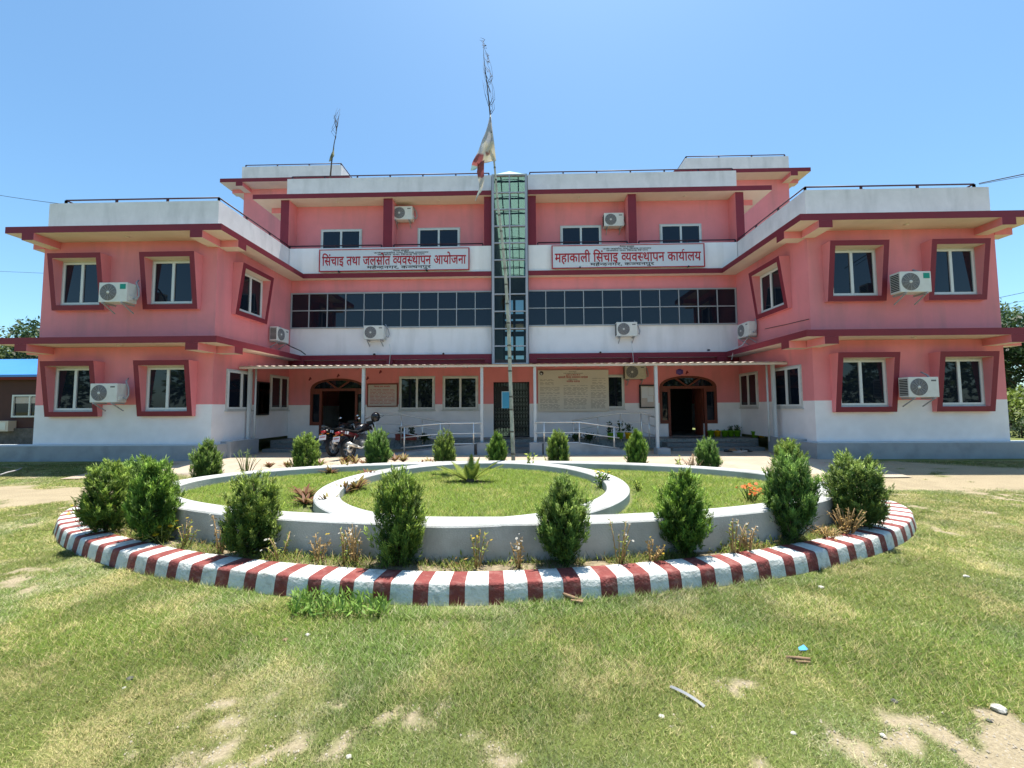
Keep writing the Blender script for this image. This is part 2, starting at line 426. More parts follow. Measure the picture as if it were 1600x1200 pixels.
# floor slabs with projecting eaves: maroon edge, cream underside
def slab(poly, z0, z1): return part(MB().prism(poly, z0, z1, 0, 1, 2), 'eave', [M['red'], M['cream'], M['roof']])
def ushape(lo, li, ri, ro, yf, yc, yb=27): return [(lo, yb), (lo, yf), (li, yf), (li, yc), (TL, yc), (TL, 25), (TR, 25), (TR, yc), (ri, yc), (ri, yf), (ro, yf), (ro, yb)]
slab(ushape(-15.24, -8.72, 7.92, 14.6, 11.3, 15.74), 3.575, 3.765)
slab(ushape(-15.18, -8.70, 7.90, 14.6, 11.3, 15.74), 6.87, 7.065)
slab([(-10.87, 20.7), (-10.87, 15.75), (TL, 15.75), (TL, 20.7)], 10.18, 10.375)
slab([(TR, 20.7), (TR, 15.75), (9.96, 15.75), (9.96, 20.7)], 10.18, 10.375)
slab([(-15.6, 27.5), (-15.6, 20.05), (-8.8, 20.05), (-8.8, 27.5)], 13.45, 13.65)
slab([(7.85, 27.5), (7.85, 20.05), (14.65, 20.05), (14.65, 27.5)], 13.45, 13.65)
# cantilever brackets under the eaves
def bracket(x0, x1, y0, y1, z0, z1, red): part(MB().box(x0, x1, y0, y1, z0, z1, 0, {red: 1, 'b': 2}), 'bracket', [M['pink'], M['red'], M['cream']])
for zt in (6.868, 3.573):
    z0 = zt - .21
    bracket(-14.66, -14.3, 11.296, 12, z0, zt, 'f'); bracket(-15.15, -14.802, 11.98, 12.34, z0, zt, 'l')
    bracket(-9.62, -9.25, 11.296, 12, z0, zt, 'f'); bracket(-9.318, -8.697, 12.02, 12.38, z0, zt, 'r')
    bracket(8.40, 8.78, 11.296, 12, z0, zt, 'f'); bracket(7.897, 8.538, 12.02, 12.38, z0, zt, 'l')
    bracket(13.42, 13.80, 11.296, 12, z0, zt, 'f'); bracket(14.002, 14.5, 11.98, 12.34, z0, zt, 'r')
for x0, x1, s in ((-14.75, -14.4, 'l'), (13.65, 14.0, 'r')):
    bracket(x0, x1, 20.046, 20.75, 13.24, 13.448, 'f')
    bracket(*((-15.45, -14.802) if s == 'l' else (14.002, 14.5)), 20.76, 21.1, 13.24, 13.448, s)
bracket(-10.55, -9.86, 16.5, 16.86, 9.95, 10.178, 'l'); bracket(8.97, 9.62, 16.5, 16.86, 9.95, 10.178, 'r')
# centre block, ground floor with doors cut out
def arch_pts(xa, xb, z0, zs, zt, xd0, xd1, zd=.5, n=14):
    cx, hw = (xa + xb) / 2, (xb - xa) / 2
    pts = [(xa, z0), (xd0, z0), (xd0, zd), (xd1, zd), (xd1, z0), (xb, z0)]
    for i in range(n + 1):
        t = math.pi * i / n; pts.append((cx + hw * math.cos(t), zs + (zt - zs) * math.sin(t) ** .8))
    return pts
DOORS = ((-8.42, -6.22, -7.95, -6.62), (5.42, 7.62, 5.83, 7.13))
part(MB().wall([(XLi + .002, .5), (XRi - .002, .5), (XRi - .002, 3.573), (XLi + .002, 3.573)],
               [arch_pts(a, b, 1.0, 2.4, 2.86, c, d, .5002) for a, b, c, d in DOORS] + [[(-1.1, .5002), (.32, .5002), (.32, 2.67), (-1.1, 2.67)]], YC, YC + .25), 'wall', M['gf'])
part(MB().box(XLi + .01, -1.91, 20.5, 20.6, .5, 3.57).box(1.31, XRi - .01, 20.5, 20.6, .5, 3.57).box(-4.4, -4.3, 16.26, 20.5, .5, 3.57).box(4.2, 4.3, 16.26, 20.5, .5, 3.57), 'partition', M['dark'])
part(MB().box(-1.9, -1.8, 16.26, 25, .5, 3.57).box(1.2, 1.3, 16.26, 25, .5, 3.57).box(-1.799, 1.199, 24.9, 25, .3, 3.57), 'partition', M['lobby'])
for x0, x1 in ((XLi + .002, TL), (TR, XRi - .002)):
    part(MB().box(x0, x1, YC, 16.25, 3.77, 4.88), 'wall', M['white'])
    part(MB().box(x0, x1, YC, 16.25, 6.34, 6.868), 'wall', M['pink'])
    part(MB().box(x0, x1, 15.8, 15.95, 7.067, 8.12), 'parapet', M['white'])
part(MB().box(-9.86, TL, 16.45, 16.7, 7.07, 10.178), 'wall', M['pink']); part(MB().box(TR, 8.96, 16.45, 16.7, 7.07, 10.178), 'wall', M['pink'])
part(MB().box(-9.86, -9.7, 16.702, 20.7, 7.07, 10.178), 'wall', M['pink']); part(MB().box(8.8, 8.96, 16.702, 20.7, 7.07, 10.178), 'wall', M['pink'])
for x0, x1 in ((-9.76, -9.42), (-5.54, -5.17), (-1.45, TL), (TR, .64), (4.32, 4.65), (8.58, 8.90)):
    part(MB().box(x0, x1, 15.86, 16.449, 8.122, 10.178, 0, dict(f=1)), 'fin', [M['pink'], M['red']])
# parapets of the roofs
for sx in (-1, 1):
    xo, xi = (XLo + .06, XLi - .02) if sx < 0 else (XRo - .06, XRi + .02); a, b = min(xo, xi), max(xo, xi)
    m = MB().box(a, b, YW, YW + .15, 7.067, 8.13)
    m.box(*((a, a + .15) if sx < 0 else (b - .15, b)), YW + .151, 20.7, 7.067, 8.13)
    m.box(*((b - .15, b) if sx < 0 else (a, a + .15)), YW + .151, 20.7, 7.067, 8.13)
    part(m, 'parapet', M['parapet'])
    xo, xi = (-14.95, -9.55) if sx < 0 else (14.05, 8.70); a, b = min(xo, xi), max(xo, xi)
    part(MB().box(a, b, 20.75, 20.9, 13.652, 14.7).box(a, a + .15, 20.901, 27, 13.652, 14.7).box(b - .15, b, 20.901, 27, 13.652, 14.7), 'parapet', M['parapet'])
part(MB().box(-9.88, TL, 16.45, 16.6, 10.377, 11.42).box(-9.88, -9.73, 16.601, 20.6, 10.377, 11.42), 'parapet', M['parapet'])
part(MB().box(TR, 8.97, 16.45, 16.6, 10.377, 11.42).box(8.82, 8.97, 16.601, 20.6, 10.377, 11.42), 'parapet', M['parapet'])
# thin handrails on the parapets
def railing(pts, z, gap=1.45, name='roof_railing', drop=.13):
    m = MB()
    for p, q in zip(pts, pts[1:]):
        m.tube([(*p, z), (*q, z)], .024, 6); d = Vector((q[0] - p[0], q[1] - p[1])); n = max(1, round(d.length / gap))
        for i in range(n + 1):
            c = Vector(p) + d * i / n; m.box(c.x - .025, c.x + .025, c.y - .025, c.y + .025, z - drop, z - .012)
    part(m, name, M['rail'])
railing([(-14.3, 20), (-14.3, 12.075), (-9.4, 12.075), (-9.4, 15.9)], 8.26)
railing([(13.6, 20), (13.6, 12.075), (8.62, 12.075), (8.62, 15.9)], 8.26)
for a, b in ((-9.36, -5.6), (-5.1, -1.5), (.7, 4.26), (4.72, 8.52)): railing([(a, 15.88), (b, 15.88)], 8.25, 2.5)
railing([(-9.7, 16.52), (-1.3, 16.52)], 11.55); railing([(.42, 16.52), (8.85, 16.52)], 11.55)
railing([(-14.8, 20.83), (-9.6, 20.83), (-9.6, 26)], 14.83, 1.7); railing([(13.9, 20.83), (8.78, 20.83), (8.78, 26)], 14.83, 1.7)

# ---- windows
def xform(mb, o, face):                    # local (u along wall, n outward, z) -> world
    R = dict(front=lambda u, n, z: (o[0] + u, o[1] - n, z), east=lambda u, n, z: (o[0] + n, o[1] + u, z), west=lambda u, n, z: (o[0] - n, o[1] - u, z))[face]
    r = MB(); r.v = [R(*v) for v in mb.v]; r.f = mb.f; r.m = mb.m; r.sm = mb.sm; return r
def ring(m, u0, u1, z0, z1, w, n0, n1, s=0):
    m.box(u0, u1, n0, n1, z0, z0 + w, s).box(u0, u1, n0, n1, z1 - w, z1, s)
    m.box(u0, u0 + w, n0, n1, z0 + w, z1 - w, s).box(u1 - w, u1, n0, n1, z0 + w, z1 - w, s)
def window(o, face, u0, u1, z0, z1, surround=False, split=.5, trim=True):
    if surround:
        a, b, c, d = u0 + .15, u1 - .15, z0 + .15, z1 - .15
    else: a, b, c, d = u0, u1, z0, z1
    t = .05 if trim else 0
    fr = MB(); ring(fr, a + t, b - t, c + t, d - t, .055, .002, .045)
    um = a + (b - a) * split; fr.box(um - .04, um + .04, .004, .052, c + t + .056, d - t - .056)
    w = part(xform(fr, o, face), 'window', M['frame'])
    g = MB().box(a + t + .05, b - t - .05, .003, .02, c + t + .05, d - t - .05); part(xform(g, o, face), 'pane', M['glass'], w)
    if trim:
        tr = MB(); ring(tr, a, b, c, d, .062, .001, .03); tr.box(a - .03, b + .03, .001, .07, c - .035, c - .001)
        part(xform(tr, o, face), 'trim', M['marble'], w)
    if surround:
        pt, pb, iw = .34, .13, .15; s = MB()
        O0 = [(u0, .001, z0), (u1, .001, z0), (u1, .001, z1), (u0, .001, z1)]
        O1 = [(u0, pb, z0), (u1, pb, z0), (u1, pt, z1), (u0, pt, z1)]
        k = lambda z: pb + (pt - pb) * (z - z0) / (z1 - z0)
        I1 = [(u, k(z), z) for u, z in ((a, c), (b, c), (b, d), (a, d))]; I0 = [(u, .001, z) for u, z in ((a, c), (b, c), (b, d), (a, d))]
        s.add(O0 + O1 + I1 + I0, [], 0)
        for i in range(4):
            j = (i + 1) % 4
            s.f += [[i, j, 4 + j, 4 + i], [4 + i, 4 + j, 8 + j, 8 + i], [8 + i, 8 + j, 12 + j, 12 + i]]
            s.m += [0, 1, (2, 0, 3, 0)[i]]; s.sm += [False] * 3
        part(xform(s, o, face), 'surround', [M['pink'], M['red'], M['frame'], M['cream']], w)
    return w
for u0, u1 in ((-14.31, -12.66), (-11.47, -9.78)): window((0, YW), 'front', u0, u1, 4.70, 6.40, True, .49); window((0, YW), 'front', u0 - .02, u1 - .03, 1.46, 3.12, True, .49)
for u0, u1 in ((8.97, 10.65), (11.85, 13.50)): window((0, YW), 'front', u0, u1, 4.70, 6.43, True, .47)
for u0, u1 in ((9.03, 10.76), (11.87, 13.50)): window((0, YW), 'front', u0, u1, 1.47, 3.17, True, .47)
window((XLi, 0), 'east', 12.68, 14.30, 4.72, 6.42, True, .5); window((XRi, 0), 'west', -14.50, -12.78, 4.74, 6.42, True, .45)
for a, b in ((12.54, 13.78), (14.76, 15.96)): window((XLi, 0), 'east', a, b, 1.62, 2.94, split=.55)
for a, b in ((12.48, 13.84), (14.76, 15.98)): window((XRi, 0), 'west', -b, -a, 1.60, 2.92, split=.5)
for a, b in ((-4.86, -3.42), (-3.12, -1.70), (2.62, 4.05)): window((0, YC), 'front', a, b, 1.58, 2.93)
for a, b in ((-8.37, -6.63), (-4.28, -2.50), (1.66, 3.36), (5.75, 7.46)): window((0, 16.45), 'front', a, b, 7.9, 9.18)
for x0, x1 in ((-9.30, -1.07), (.25, 8.52)):             # ribbon windows of the first floor
    m = MB(); ring(m, x0, x1, 4.88, 6.34, .05, -.02, .06); n = 11; w = (x1 - x0) / n
    for i in range(1, n): m.box(x0 + w*i - .016, x0 + w*i + .016, -.01, .055, 4.93, 6.29)
    for i in range(n): m.box(x0 + w*i + (.05 if i == 0 else .0165), x0 + w*(i+1) - (.05 if i == n-1 else .0165), -.01, .053, 5.595, 5.63)
    rb = part(xform(m, (0, YC), 'front'), 'ribbon_window', M['mullion'])
    part(MB().box(x0 + .03, x1 - .03, YC - .02, YC + .02, 4.9, 6.32), 'pane', M['glass'], rb)
    part(MB().box(x0 + .02, x1 - .02, YC + .03, YC + .2, 4.885, 6.335), 'curtain', M['dark'], rb)

# ---- arched wooden doors
for k, (xa, xb, c, d) in enumerate(DOORS):
    m = MB(); y0, y1 = 15.97, 16.09; cx, hw = (xa + xb) / 2, (xb - xa) / 2
    for i in range(16):
        p = []
        for t in (math.pi * i / 16, math.pi * (i + 1) / 16):
            for q in (1, .9): p.append((cx + hw * q * math.cos(t), 2.4 + .46 * (1 if q == 1 else .84) * math.sin(t) ** .8))
        (ax, az), (bx, bz), (ex, ez), (fx, fz) = p
        m.add([(ax, y0, az), (bx, y0, bz), (fx, y0, fz), (ex, y0, ez), (ax, y1, az), (bx, y1, bz), (fx, y1, fz), (ex, y1, ez)], [(0, 1, 2, 3), (7, 6, 5, 4), (1, 5, 6, 2), (0, 3, 7, 4)])
    m.box(xa + .002, xb - .002, y0 - .01, y1, 2.36, 2.46)
    for x in (xa + .04, c - .05, d + .05, xb - .04): m.box(x - .045, x + .045, y0 - .005, y1 - .003, (.5 if c - .06 < x < d + .06 else 1.0), 2.36)
    for a, b in ((xa + .085, c - .095), (d + .095, xb - .085)): m.box(a, b, y0, y1 - .01, 1.0, 1.13).box(a, b, y0, y1 - .01, 2.24, 2.36)
    for t in (60, 120): m.bar((cx, y0 + .03, 2.44), (cx + hw * .92 * math.cos(rad(t)), y0 + .03, 2.44 + .40 * math.sin(rad(t))), .05, .06)
    dr = part(m, 'door_frame', M['wood'])
    g = MB()
    for a, b in ((xa + .085, c - .095), (d + .095, xb - .085)): g.box(a, b, y1 - .05, y1 - .03, 1.13, 2.24)
    g.add([(cx + hw * .9 * math.cos(math.pi * i / 12), y1 - .04, 2.45 + .385 * math.sin(math.pi * i / 12) ** .8) for i in range(13)], [list(range(13))])
    part(g, 'pane', M['glass'], dr)
    part(MB().box(d - .02, d + .02, 16.12, 16.82, .52, 2.36).box(d - .03, d - .02, 16.25, 16.7, .75, 1.4).box(d - .03, d - .02, 16.25, 16.7, 1.55, 2.2), 'door_leaf', M['wood'], dr)
# ---- folding iron gate under the stair tower
m = MB(); ring(m, -1.1, .32, .5, 2.67, .045, -.07, -.01); NG = 12; sp = 1.31 / NG
for i in range(NG + 1):
    x = -1.045 + i * sp; m.box(x - .011, x + .011, -.052, -.03, .56, 2.62)
for zc in (.80, 1.06, 1.32, 1.62, 1.95, 2.25):
    for i in range(NG):
        x = -1.045 + i * sp; xm = x + sp / 2
        for s in (-1, 1): m.bar((x, -.025, zc), (xm, -.025, zc + s * .13), .006, .016); m.bar((xm, -.025, zc + s * .13), (x + sp, -.025, zc), .006, .016)
m.box(-1.03, -.45, -.022, -.018, 1.66, 2.5)
part(xform(m, (0, YC), 'front'), 'folding_gate', M['grille'])

# ---- glass stair tower
m = MB(); yt = 15.6
for x0, x1 in ((-1.12, -1.03), (.20, .29)): m.box(x0, x1, yt, yt + .14, 3.34, 10.90)
zs = [3.37 + .684 * i for i in range(12)]
for z in zs[:-1]: m.box(-1.03, .20, yt + .02, yt + .09, z - .022, z + .022)
m.box(-1.12, .29, yt + .01, yt + .13, 10.90, 10.96).box(-.44, -.39, yt + .012, yt + .085, 3.4, 10.9)
tw = part(m, 'stair_tower', M['alum'])
part(MB().box(-1.03, .20, yt + .10, yt + .112, 3.36, 10.9), 'pane', M['tglass'], tw)
part(MB().box(TL, TL + .03, 16.0, 25, 3.3, 10.0).box(TR - .03, TR, 16.0, 25, 3.3, 10.0).box(TL, TL + .03, yt + .14, 16.0, 3.3, 10.0).box(TR - .03, TR, yt + .14, 16.0, 3.3, 10.0)
     .box(TL, TL + .03, yt + .14, 25, 10.0, 10.95).box(TR - .03, TR, yt + .14, 25, 10.0, 10.95)
     .wall([(TL, 3.3), (TR, 3.3), (TR, 9.8), (TL, 9.8)], [[(x, z), (x + .5, z), (x + .5, z + h), (x, z + h)] for x in (-.98, -.32) for z, h in ((4.1, .8), (5.2, .9), (6.4, .8), (7.5, .9))], 25, 25.1)
     , 'shaft_wall', mat('shaft_render', (.17, .155, .165), .8, .2, 1.2), tw)
# green translucent skylight, falling away towards the rear, with purlins and small arched trusses
zr = lambda y: 10.92 - (y - 15.6) * .112
sk = MB(); pts = []
for y in (15.6, 25.05):
    z = zr(y); pts += [(-1.11, y, z), (-.415, y, z + .14), (.28, y, z)]
sk.add(pts, [(0, 1, 4, 3), (1, 2, 5, 4)])
part(sk, 'skylight', M['sheet'], tw)
m = MB()
for x, dz in ((-.76, .04), (-.415, .1), (-.06, .04)): m.bar((x, 15.75, zr(15.75) + dz - .05), (x, 25, zr(25) + dz - .05), .045, .05)
for i in range(9):
    y = 15.9 + i * 1.1; z = zr(y) - .08; m.bar((-1.1, y, z), (.27, y, z), .05, .05)
    m.tube([(-1.1 + 1.37 * t / 8, y, z + .1 * math.sin(math.pi * t / 8)) for t in range(9)], .014, 5)
part(m, 'skylight_frame', mat('skylight_steel', (.07, .10, .10), .6), tw)
# maroon beam ends and recessed strip over the porch
m = MB()
for a, b in ((-9.0, -8.6), (-5.30, -5.06), (-1.42, TL), (TR, .62), (4.28, 4.55), (7.6, 8.0)): part(MB().box(a, b, 15.745, 15.899, 3.40, 3.573), 'beam_end', M['red'])
part(MB().box(-9.3, TL, 15.9, 15.998, 3.42, 3.571), 'beam', M['red']); part(MB().box(TR, 8.5, 15.9, 15.998, 3.42, 3.571), 'beam', M['red'])
m = MB()
for px, py, y in ((585, 554, 15.74), (693, 553, 15.74), (938, 551, 15.74), (1107, 547.5, 15.74), (530, 425, 15.74), (667, 423, 15.74), (906, 418.5, 15.74), (1075, 417, 15.74)):
    c = on_depth(px, py, y); part(MB().tube([(c.x, y + .05, c.z + .02), (c.x, y - .07, c.z)], .035, 8), 'drain_spout', M['black'])
m = MB()
for px, py, y, z in ((199, 369, 11.65, 6.868), (1416, 351, 11.65, 6.868), (187, 538, 11.65, 3.573), (1428, 524, 11.65, 3.573), (528, 316, 16.1, 10.178), (686, 313, 16.1, 10.178), (904, 312, 16.1, 10.178), (1070, 305, 16.1, 10.178)):
    c = on_depth(px, py, y); part(MB().lathe([(.0, z - .03), (.05, z - .03), (.07, z - .002), (.0, z - .002)], 12, (c.x, y, 0)), 'soffit_light', M['cream'])
# porch floor, steps and ramps
part(MB().box(XLi + .004, XRi - .004, 14.9, 25.2, -.2, .4995, 0, dict(f=1)), 'porch_floor', [M['floor'], M['pebble']])
for xa, xb in ((-8.98, -5.4), (5.1, 8.18), (-1.1, .28)):
    part(MB().box(xa, xb, 14.4, 14.899, -.2, .385).box(xa + .002, xb - .002, 13.9 if abs(xa) > 2 else 13.4, 14.399, -.2, .27), 'step', M['floor'])
def wedge(x0, z0, x1, z1, y0, y1):
    return MB().add([(x0, y0, -.2), (x1, y0, -.2), (x1, y1, -.2), (x0, y1, -.2), (x0, y0, z0), (x1, y0, z1), (x1, y1, z1), (x0, y1, z0)], [(3, 2, 1, 0), (4, 5, 6, 7), (0, 1, 5, 4), (1, 2, 6, 5), (2, 3, 7, 6), (3, 0, 4, 7)], 0)
part(wedge(-4.3, .16, -1.52, .5, 13.0, 13.8), 'ramp', M['grey']); part(wedge(.70, .5, 1.9, .5, 13.0, 13.8), 'ramp', M['grey']); part(wedge(1.901, .5, 3.9, .16, 13.0, 13.8), 'ramp', M['grey'])
m = MB()
for px, zt in ((756.5, .54), (837, .54), (1034, .34), (568, .34)):
    c = on_depth(px, 700, 13.2); part(MB().box(c.x - .2, c.x + .2, 12.98, 13.38, -.2, zt), 'post_base', M['grey'])
# lean-to canopy of corrugated sheet over the porch
cn = MB(); N = 150; x0, x1 = -9.30, 8.52
for j, (y, z) in enumerate(((13.05, 3.07), (15.98, 3.30))):
    for i in range(N + 1): cn.v.append((x0 + (x1 - x0) * i / N, y, z + .012 * (1 if i % 2 else -1)))
cn.f = [[i, i + 1, N + 2 + i, N + 1 + i] for i in range(N)]; cn.m = [0] * N; cn.sm = [False] * N
cp = part(cn, 'canopy', M['cream'])
m = MB().box(x0 + .01, x1 - .01, 13.08, 13.13, 2.985, 3.05)
for i in range(21):
    x = x0 + .2 + (x1 - x0 - .4) * i / 20; m.bar((x, 13.10, 3.035), (x, 15.97, 3.262), .035, .035)
part(m, 'canopy_beam', M['cream'], cp)
m = MB()
for px, zb in ((567.5, .34), (753, .54), (836, .54), (1026, .34)):
    c = on_depth(px, 640, 13.2); part(MB().box(c.x - .045, c.x + .045, 13.155, 13.245, zb, 2.985), 'canopy_post', M['ledge'], cp)
for x in (on_depth(389, 640, 13.5).x, on_depth(1210, 640, 13.5).x):
    part(MB().box(x - .045, x + .045, 13.455, 13.545, .66, 3.05), 'canopy_post', M['ledge'], cp)
    part(MB().tube([(x + (.14 if x < 0 else -.14), 13.6, .5), (x + (.14 if x < 0 else -.14), 13.6, 3.05)], .03, 8), 'downpipe', M['ledge'])
# door emblem and red dabs painted over the doors
c = on_depth(1062, 581, 15.98); part(MB().obox((c.x, 15.985, c.z), (.26, .02, .16)).lathe([(0, .02), (.1, .018), (.12, .0)], 12, (c.x, 15.98, c.z), 'y'), 'door_emblem', M['violet'])
m = MB()
for px, py in ((1073, 582), (484, 592), (574, 591), (528, 587), (594, 581)):
    c = on_depth(px, py, 15.985); part(MB().obox((c.x, 15.99, c.z), (.05, .014, .14), (0, .4, 0)).obox((c.x + .02, 15.988, c.z - .01), (.10, .014, .04), (0, -.3, 0)), 'red_dab', M['red'])
# ------------------------------------------------------------------ signs and boards on the facade
def sign(x0, x1, z0, z1, label, main, sub, uppers, mx, sx, ux):
    t = thing('sign_board', label, 'sign board', ((x0 + x1) / 2, 15.7, z0), group='red and white office sign boards')
    def ch(mb, n, m):
        ob = mb.build(n, m); ob.parent = t; ob.matrix_parent_inverse = Matrix.Translation(-t.location); return ob
    ch(MB().box(x0, x1, 15.70, 15.735, z0, z1), 'panel', M['paper'])
    m = MB(); w = .028
    m.box(x0 - .01, x1 + .01, 15.685, 15.736, z0 - .02, z0 + w - .02).box(x0 - .01, x1 + .01, 15.685, 15.736, z1 - w + .02, z1 + .02)
    m.box(x0 - .01, x0 + w, 15.685, 15.736, z0 + w - .02, z1 - w + .02).box(x1 - w, x1 + .01, 15.685, 15.736, z0 + w - .02, z1 - w + .02)
    ch(m, 'border', M['inkred'])
    m = MB(); lettering(m, main, mx[0], mx[1], z0 + .235, .335, 15.694); ch(m, 'main_lettering', M['inkred'])
    m = MB(); lettering(m, sub, sx[0], sx[1], z0 + .075, .105, 15.694)
    for i, (u, a, b) in enumerate(zip(uppers, (.30, 1.0, .86), (.06, .05, .05))):
        c, hw = (ux[0] + ux[1]) / 2, (ux[1] - ux[0]) / 2 * a; lettering(m, u, c - hw, c + hw, z1 - .095 - .075 * i, b, 15.694)
    ch(m, 'small_lettering', M['inkdark'])
UP = ('नेपाल सरकार', 'ऊर्जा जलस्रोत तथा सिंचाइ मन्त्रालय', 'जलस्रोत तथा सिंचाइ विभाग')
sign(-8.04, -2.03, 7.14, 8.0, 'white sign board with red border left of the glass tower, ending in the word आयोजना', 'सिंचाइ तथा जलस्रोत व्यवस्थापन आयोजना', 'महेन्द्रनगर, कञ्चनपुर', UP, (-7.93, -2.15), (-6.12, -3.55), (-5.85, -3.65))
sign(1.25, 7.21, 7.14, 8.03, 'white sign board with red border right of the glass tower, ending in the word कार्यालय', 'महाकाली सिंचाइ व्यवस्थापन कार्यालय', 'महेन्द्रनगर, कञ्चनपुर', UP, (1.36, 7.08), (2.75, 5.25), (3.25, 5.15))

def part_of(t, mb, name, m, parent=None, smooth=None):
    ob = mb.build(name, m, smooth=smooth); ob.parent = parent or t
    if not parent: ob.matrix_parent_inverse = Matrix.Translation(-t.location)
    return ob
# citizen charter board
t = thing('information_board', 'large beige information board full of faded text beside the folding gate', 'notice board', (2.05, 15.92, 1.5))
part_of(t, MB().box(.66, 3.42, 15.90, 15.94, 1.5, 3.12), 'panel', M['board'])
m = MB(); lettering(m, 'महाकाली सिंचाइ व्यवस्थापन कार्यालय', 1.45, 2.62, 2.80, .065, 15.896); lettering(m, 'नागरिक वडापत्र', 1.78, 2.30, 2.64, .06, 15.896); lettering(m, 'जलस्रोत तथा सिंचाइ विभाग', 1.75, 2.32, 2.90, .04, 15.896)
part_of(t, m, 'red_lettering', M['inkred'])
m = MB(); lettering(m, 'नेपाल सरकार', 1.87, 2.17, 3.03, .035, 15.896); lettering(m, 'ऊर्जा जलस्रोत तथा सिंचाइ मन्त्रालय', 1.66, 2.42, 2.965, .035, 15.896); lettering(m, 'महेन्द्रनगर, कञ्चनपुर', 1.85, 2.20, 2.73, .04, 15.896)
r2 = random.Random(3)
for cx0, cx1, zt, zb in ((.74, 1.28, 2.74, 2.5), (2.78, 3.3, 2.78, 2.55), (.74, 1.5, 2.44, 1.58), (1.66, 2.6, 2.5, 1.58), (2.72, 3.32, 2.5, 1.58)):
    z = zt
    while z > zb:
        x = cx0
        while x < cx1 - .05:
            w = r2.uniform(.05, .22); w = min(w, cx1 - x); m.add([(x, 15.897, z), (x + w, 15.897, z), (x + w, 15.897, z + .012), (x, 15.897, z + .012)], [(0, 1, 2, 3)]); x += w + r2.uniform(.02, .09)
        z -= r2.choice((.035, .035, .05, .08))
part_of(t, m, 'fine_print', M['inkgrey'])
part_of(t, MB().lathe([(0, .004), (.082, .004), (.082, .0)], 20, (.80, 15.9, 3.0), 'y').add([(.76, 15.892, 3.03), (.84, 15.892, 2.99), (.765, 15.892, 2.96)], [(0, 1, 2)], 1).add([(.755, 15.892, 2.955), (.845, 15.892, 2.935), (.80, 15.892, 2.975)], [(0, 1, 2)], 1), 'emblem', [M['inkdark'], M['paper']])
t = thing('notice_board', 'small pinkish text panel on the wall right of the left arched door', 'notice board', (-5.5, 15.95, 1.74))
part_of(t, MB().box(-6.08, -4.94, 15.94, 15.985, 1.75, 2.60), 'panel', M['paper2'])
m = MB(); ring(m, -6.12, -4.90, 1.72, 2.64, .04, 15.93, 15.99); part_of(t, m, 'border', M['wood'])
m = MB(); lettering(m, 'सिंचाइ तथा जलस्रोत', -5.85, -5.2, 2.50, .05, 15.937)
z = 2.4
while z > 1.82:
    x = -6.0
    while x < -5.1:
        w = r2.uniform(.06, .3); w = min(w, -5.02 - x); m.add([(x, 15.937, z), (x + w, 15.937, z), (x + w, 15.937, z + .014), (x, 15.937, z + .014)], [(0, 1, 2, 3)]); x += w + r2.uniform(.02, .06)
    z -= .055
part_of(t, m, 'lettering', M['inkred'])
t = thing('notice_case', 'black framed notice board with pinned papers left of the right arched door', 'notice board', (4.93, 15.95, 1.63))
part_of(t, MB().box(4.66, 5.22, 15.93, 15.97, 1.65, 2.48), 'panel', M['paper2'])
m = MB(); ring(m, 4.62, 5.26, 1.61, 2.52, .05, 15.91, 15.985); part_of(t, m, 'frame', M['black'])
part_of(t, MB().box(4.70, 4.95, 15.925, 15.929, 2.0, 2.44).box(4.96, 5.17, 15.924, 15.929, 2.1, 2.42).box(4.92, 5.15, 15.92, 15.9235, 1.85, 2.09), 'paper', M['paper'])
t = thing('notice_case', 'dark glazed notice case fixed on the left side wall between two windows', 'notice board', (-9.25, 14.25, 1.44))
part_of(t, MB().box(-9.31, -9.2, 13.92, 14.60, 1.44, 2.63), 'case', M['black'])
part_of(t, MB().box(-9.199, -9.19, 14.12, 14.54, 1.75, 2.56).add([(-9.188, 14.12, 1.75), (-9.188, 14.54, 1.9), (-9.188, 14.3, 1.6)], [(0, 1, 2)]), 'paper', M['paper2'])
part_of(t, MB().box(-9.186, -9.18, 13.98, 14.55, 1.5, 2.58), 'pane', clear_glass('case_glass', (.55, .6, .6), .3, (.8, .85, .9)))

M['aged'] = mat('yellowed_appliance_paint', (.52, .48, .38), .5, .1, 4, stain=((.25, .2, .14), .5, 5, (1, 1, 1)))
